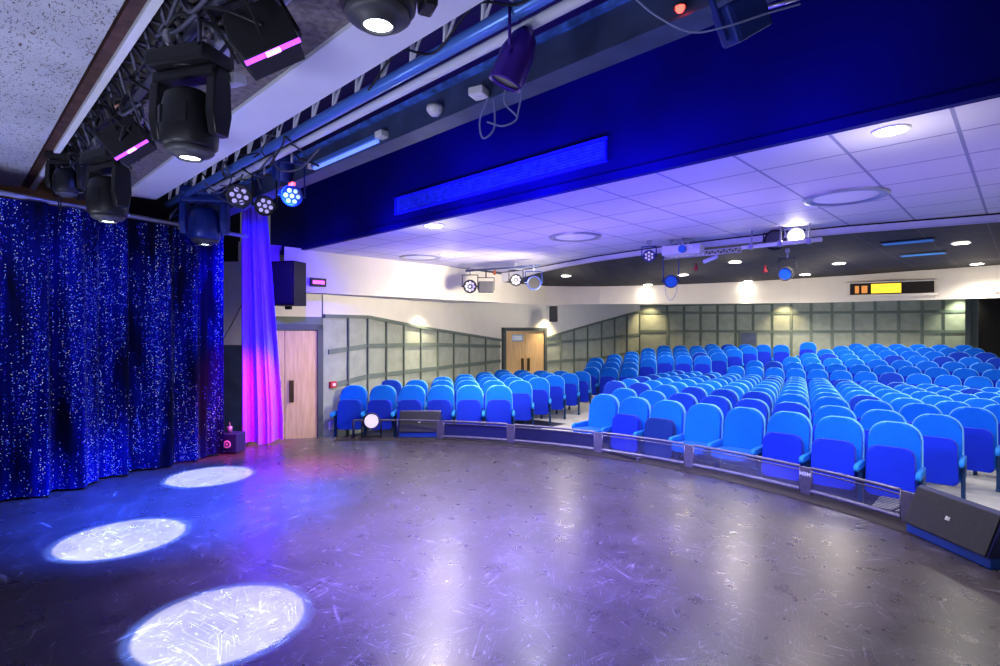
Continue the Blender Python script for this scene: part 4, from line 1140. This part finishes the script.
# par can standing on the floor at the fence end
p = W(371.5, 421, 7.85)
r = empty('floor_spotlight', p, 0, 'small round stage light glowing lavender on the far stage edge', 'stage light')
aim = tc(p).normalized(); Rm = Vector((0, 0, 1)).rotation_difference(aim).to_matrix().to_4x4()
m = MB(); m.lathe([(.10, .0), (.118, .01), (.12, -.02), (.11, -.12), (.07, -.18), (0, -.18)], Rm, seg=28); m.build('can', 'charcoal', r)
m = MB(); m.cyl(Rm @ Vector((0, 0, -.01)), Rm @ Vector((0, 0, .0)), .098, seg=28); M['lav'] = mat('lavender_lens', (.9, .85, 1), .3, emit=(.6, .5, 1), estr=.75); m.build('lens', 'lav', r)
m = MB(); sd = RT
for s_ in (-1, 1): m.tube([sd*s_*.14+Vector((0, 0, .02)), sd*s_*.14+Vector((0, 0, -.2)), sd*s_*.14-aim*.06+Vector((0, 0, -p.z+.01))], .010, seg=6)
m.tube([sd*.14+Vector((0, 0, -p.z+.03)), sd*-.14+Vector((0, 0, -p.z+.03))], .010, seg=6); m.build('yoke', 'black', r)
# small blue floor lamp box by the sequin curtain
p = W(232, 452, 6.95); p.z = 0; r = empty('floor_speaker', p, math.radians(40), 'small navy cube unit with white ring on the floor between the curtains', 'stage light')
m = MB(); m.box((0, 0, .13), (.24, .22, .24), bev=.012); m.build('case', 'cabinet', r)
m = MB(); m.lathe([(.03, 0), (.05, .008), (.05, .0), (.03, -.0)], T(0, -.112, .12) @ RX(PI/2), seg=20); m.cyl((0, -.115, .12), (0, -.112, .12), .018); m.build('ring', 'white', r)
m = MB(); m.cyl((-.03, 0, .25), (-.03, 0, .33), .03, seg=12); m.cyl((-.03, 0, .33), (-.03, 0, .38), .008, seg=8); m.build('top_knob', 'grey', r)
# thin cable across wall nib
m = MB(); m.curve([W(224, 338, 8.0), W(235, 318, 8.0), W(243, 302, 8.0)], .006, n=8, seg=5); tag(m.build('cable', 'black', recalc=False), 'thin dark cable crossing the pale wall nib', 'cable')
# cable by the big wedge
m = MB(); m.curve([WZ(866, 507, .01), WZ(880, 512, .01), WZ(893, 510, .01), WZ(903, 506, .06)], .008, n=8, seg=5); tag(m.build('cable', 'black', recalc=False), 'black cable running to the large wedge monitor', 'cable')

# ------------------------------------------------------------------ lights
def look(o, tgt):
    o.rotation_euler = (Vector(tgt)-o.location).to_track_quat('-Z', 'Y').to_euler()
def light(kind, loc, energy, col=(1, 1, 1), tgt=None, size=.1, cone=None, blend=.3, name='lamp', sy=None):
    l = bpy.data.lights.new(name, kind); l.energy = energy; l.color = col
    if kind == 'AREA': l.size = size; 
    if kind == 'AREA' and sy: l.shape = 'RECTANGLE'; l.size_y = sy
    if kind in ('SPOT', 'POINT'): l.shadow_soft_size = size
    if cone: l.spot_size = math.radians(cone); l.spot_blend = blend
    o = bpy.data.objects.new(name, l); C.objects.link(o); o.location = loc
    if tgt is not None: look(o, tgt)
    return o
# house downlights
for i, p in enumerate(dls):
    light('SPOT', p-Vector((0, 0, .03)), (150 if i < 3 else (4 if i-3 in (1, 4) else 60 if i-3 in (2, 5, 7, 9, 10) else 190)), (1, .93, .84), tgt=p-Vector((0, 0, 2)), size=.02, cone=150, blend=.8)
    light('POINT', p-Vector((0, 0, .35 if i < 3 else .5)), 7 if i < 3 else (2 if i-3 in (1, 4, 7) else 12), (1, .93, .86) if i < 3 else (1, .86, .66), size=0)  # added fill point below each disc, brightens walls and bulkhead
light('SPOT', bright+Vector((.1, -.1, -.12)), 60, (1, .9, .75), tgt=bright+Vector((0, -.2, -2)), size=.05, cone=150, blend=.8)
# further spots close under the ceilings over the seats, without fittings
for x, y in ((-.2, 6.4), (1.0, 9.0), (.6, 12.0), (-4.6, 5.4), (-2.4, 5.6), (-6.4, 7.2)):
    light('SPOT', (x, y, ZC-.05 if y < 7.5 else H+1.05), 90, (.95, .95, 1), tgt=(x, y, 0), size=.1, cone=155, blend=.8)
# added fill spots near the stage edge on the seats, no fittings there
for x in (-6.2, -4.2, -2.2, -.2):
    light('SPOT', (x, 3.7, 2.45), 300, (.80, .88, 1), tgt=(x*.9-.4, 9, -.25), size=.2, cone=54, blend=.6)
# wall washers under the bulkhead
for px, py, a_, b_, c_, e in ((418, 303, W0, W1, (1, .84, .58), 26), (546, 307, W1, W2, (1, .80, .5), 30), (650, 309, W3, W4, (1, .78, .42), 24), (785, 307, W3, W4, (1, .78, .42), 26), (960, 301, W3, W4, (.95, 1, .7), 30)):
    p = on_wall(px, py-9, a_, b_); n_ = Vector((b_[1]-a_[1], -(b_[0]-a_[0]), 0)).normalized(); n_ = n_ if n_.dot(-p) > 0 else -n_
    q = p+n_*.34; q.z = min(q.z, ZB+.02) if px < 600 else q.z; light('SPOT', q, e*7, c_, tgt=q+Vector((0, 0, -1))-n_*.06, size=.03, cone=100, blend=1)
    o = empty('wall_washer', q+Vector((0, 0, .04)), 0, {418: 'wall washer lighting the left wall under the bulkhead', 546: 'wall washer beside the far door under the bulkhead', 650: 'wall washer in the corner of the rear wall', 785: 'wall washer in the middle of the rear wall', 960: 'wall washer beside the dark rear doorway'}[px], 'ceiling light', 'wall washers under the bulkhead')
    m = MB(); m.lathe([(.045, 0), (.06, .0), (.06, .05), (.0, .05)], seg=16); m.build('bezel', 'white', o)
    m = MB(); m.lathe([(0, .012), (.042, .012)], seg=16); m.build('lamp_disc', 'lensdown', o)
# white pools from the moving heads
for px, py, D, gx_, gy_ in ((190, 157, 2.5, 222, 623), (108, 221, 3.9, 122, 538), (205, 244, 6.0, 210, 476)):
    s = W(px, py, D); t = WZ(gx_, gy_, 0)
    d_ = (t-s).length; cone = math.degrees(2*math.atan(.425/d_))
    light('SPOT', s-Vector((0, 0, .03)), 3000, (.86, 1, .97), tgt=t, size=.01, cone=cone, blend=.12)
    light('SPOT', s-Vector((0, 0, .03)), 2600, (.12, .28, 1), tgt=t, size=.01, cone=cone*1.13, blend=.2)
# blue / magenta stage wash
light('SPOT', (-5.6, 2.75, 2.5), 900, (.03, .0, 1), tgt=(-7.3, 3.0, 1.9), size=.05, cone=75, blend=.8)
light('SPOT', (-5.6, 2.9, 2.5), 1100, (1, .0, .45), tgt=(-7.35, 2.75, .5), size=.05, cone=40, blend=.8)
light('SPOT', (-6.3, 3.9, 2.4), 160, (.0, .5, 1), tgt=(-7.1, 3.2, .9), size=.05, cone=50, blend=.9)
light('SPOT', (-4.5, 1.9, 2.9), 200, (.08, .10, 1), tgt=(-7.0, .6, 1.2), size=.1, cone=75, blend=.8)      # sequin curtain
light('SPOT', (-4.4, 2.0, 2.95), 9000, (.02, .08, 1), tgt=(-5.4, 1.7, 0), size=.1, cone=60, blend=1)
light('SPOT', (-5.2, 2.6, 2.6), 1100, (1, .05, .6), tgt=(-5.75, 3.05, 0), size=.1, cone=34, blend=1)
for x, ee in ((-7.2, 3), (-5.6, 5), (-4.2, 9), (-3.2, 11), (-2.2, 9), (-1.0, 3)):
    light('AREA', (x, 3.4, H+1.0), ee*2.2, (.03, .0, 1), tgt=(x+.1, 3.9, H+1.5), size=.3)      # blue on the bulkhead
for x, ee in ((-6.4, 110), (-4.4, 110), (-2.4, 85), (-.4, 40)):
    light('SPOT', (x, 5.3, 1.2), ee, (.36, .24, 1), tgt=(x, 5.6, ZC), size=.2, cone=120, blend=1)      # violet on the tiles
light('SPOT', (-2.8, 1.9, 2.95), 5200, (.24, .18, 1), tgt=(-3.2, 3.0, 0), size=.25, cone=95, blend=1)        # violet wash on the floor
# unseen fill spots added over the rearmost rows, and warm fill on the walls
for x, y in ((-5.5, 16.4), (-3.6, 16.6), (-1.6, 16.8), (-4.2, 13.9), (-1.4, 14.3), (-5.8, 13.6), (-7.6, 14.2), (-4.6, 18.4), (-2.4, 19.0)):
    light('SPOT', (x, y, 2.35), 130, (1, .94, .85), tgt=(x, y, 0), size=.08, cone=160, blend=.7)
light('SPOT', (-3.5, 15.5, 2.3), 260, (1, .92, .78), tgt=(-5.6, 20, 1.2), size=.2, cone=120, blend=1)
light('SPOT', (-4.2, 9.0, 1.2), 160, (1, .86, .68), tgt=(-5.2, 11.8, 2.5), size=.2, cone=140, blend=1)
light('SPOT', (-1.2, 9.0, 1.2), 160, (1, .86, .68), tgt=(-1.4, 13.0, 2.5), size=.2, cone=140, blend=1)
light('SPOT', (-6.6, 3.6, 1.4), 60, (1, .84, .55), tgt=(-8.8, 3.9, .8), size=.1, cone=80, blend=1)
light('SPOT', (-4.8, 6.6, 1.9), 700, (1, .88, .66), tgt=(-9, 6.8, 1.6), size=.2, cone=110, blend=1)
light('SPOT', (-6.8, 10.5, 2.3), 160, (1, .92, .8), tgt=(-10.2, 11.8, .9), size=.2, cone=120, blend=1)
light('SPOT', (-3.6, 3.4, 2.6), 300, (.02, .06, 1), tgt=(-2.6, 6.8, 0), size=.1, cone=80, blend=1)
# added unseen upward spots, cool fill on ceiling and beams over the stage
for x, e in ((-5.2, 20), (-2.6, 20), (-.6, 14)):
    light('SPOT', (x, -.6, .9), e*6.5, (.70, .74, 1), tgt=(x, .3, 3.1), size=.25, cone=150, blend=1)

w = bpy.data.worlds.new('world'); scn.world = w; w.use_nodes = True
w.node_tree.nodes['Background'].inputs[0].default_value = (.62, .68, 1, 1); w.node_tree.nodes['Background'].inputs[1].default_value = .13

# ------------------------------------------------------------------ camera
cd = bpy.data.cameras.new('camera'); co = bpy.data.objects.new('camera', cd); C.objects.link(co)
co.location = CAM; co.rotation_euler = (PI/2, 0, AZ); cd.sensor_width = 36; cd.lens = F/1000*36
cd.shift_y = (CY-333)/1000 * -1 * -1
cd.clip_start = .05
scn.camera = co
scn.view_settings.view_transform = 'Standard'; scn.view_settings.look = 'None'; scn.view_settings.exposure = 0; scn.view_settings.gamma = 1
print('SEATS', len(seats))
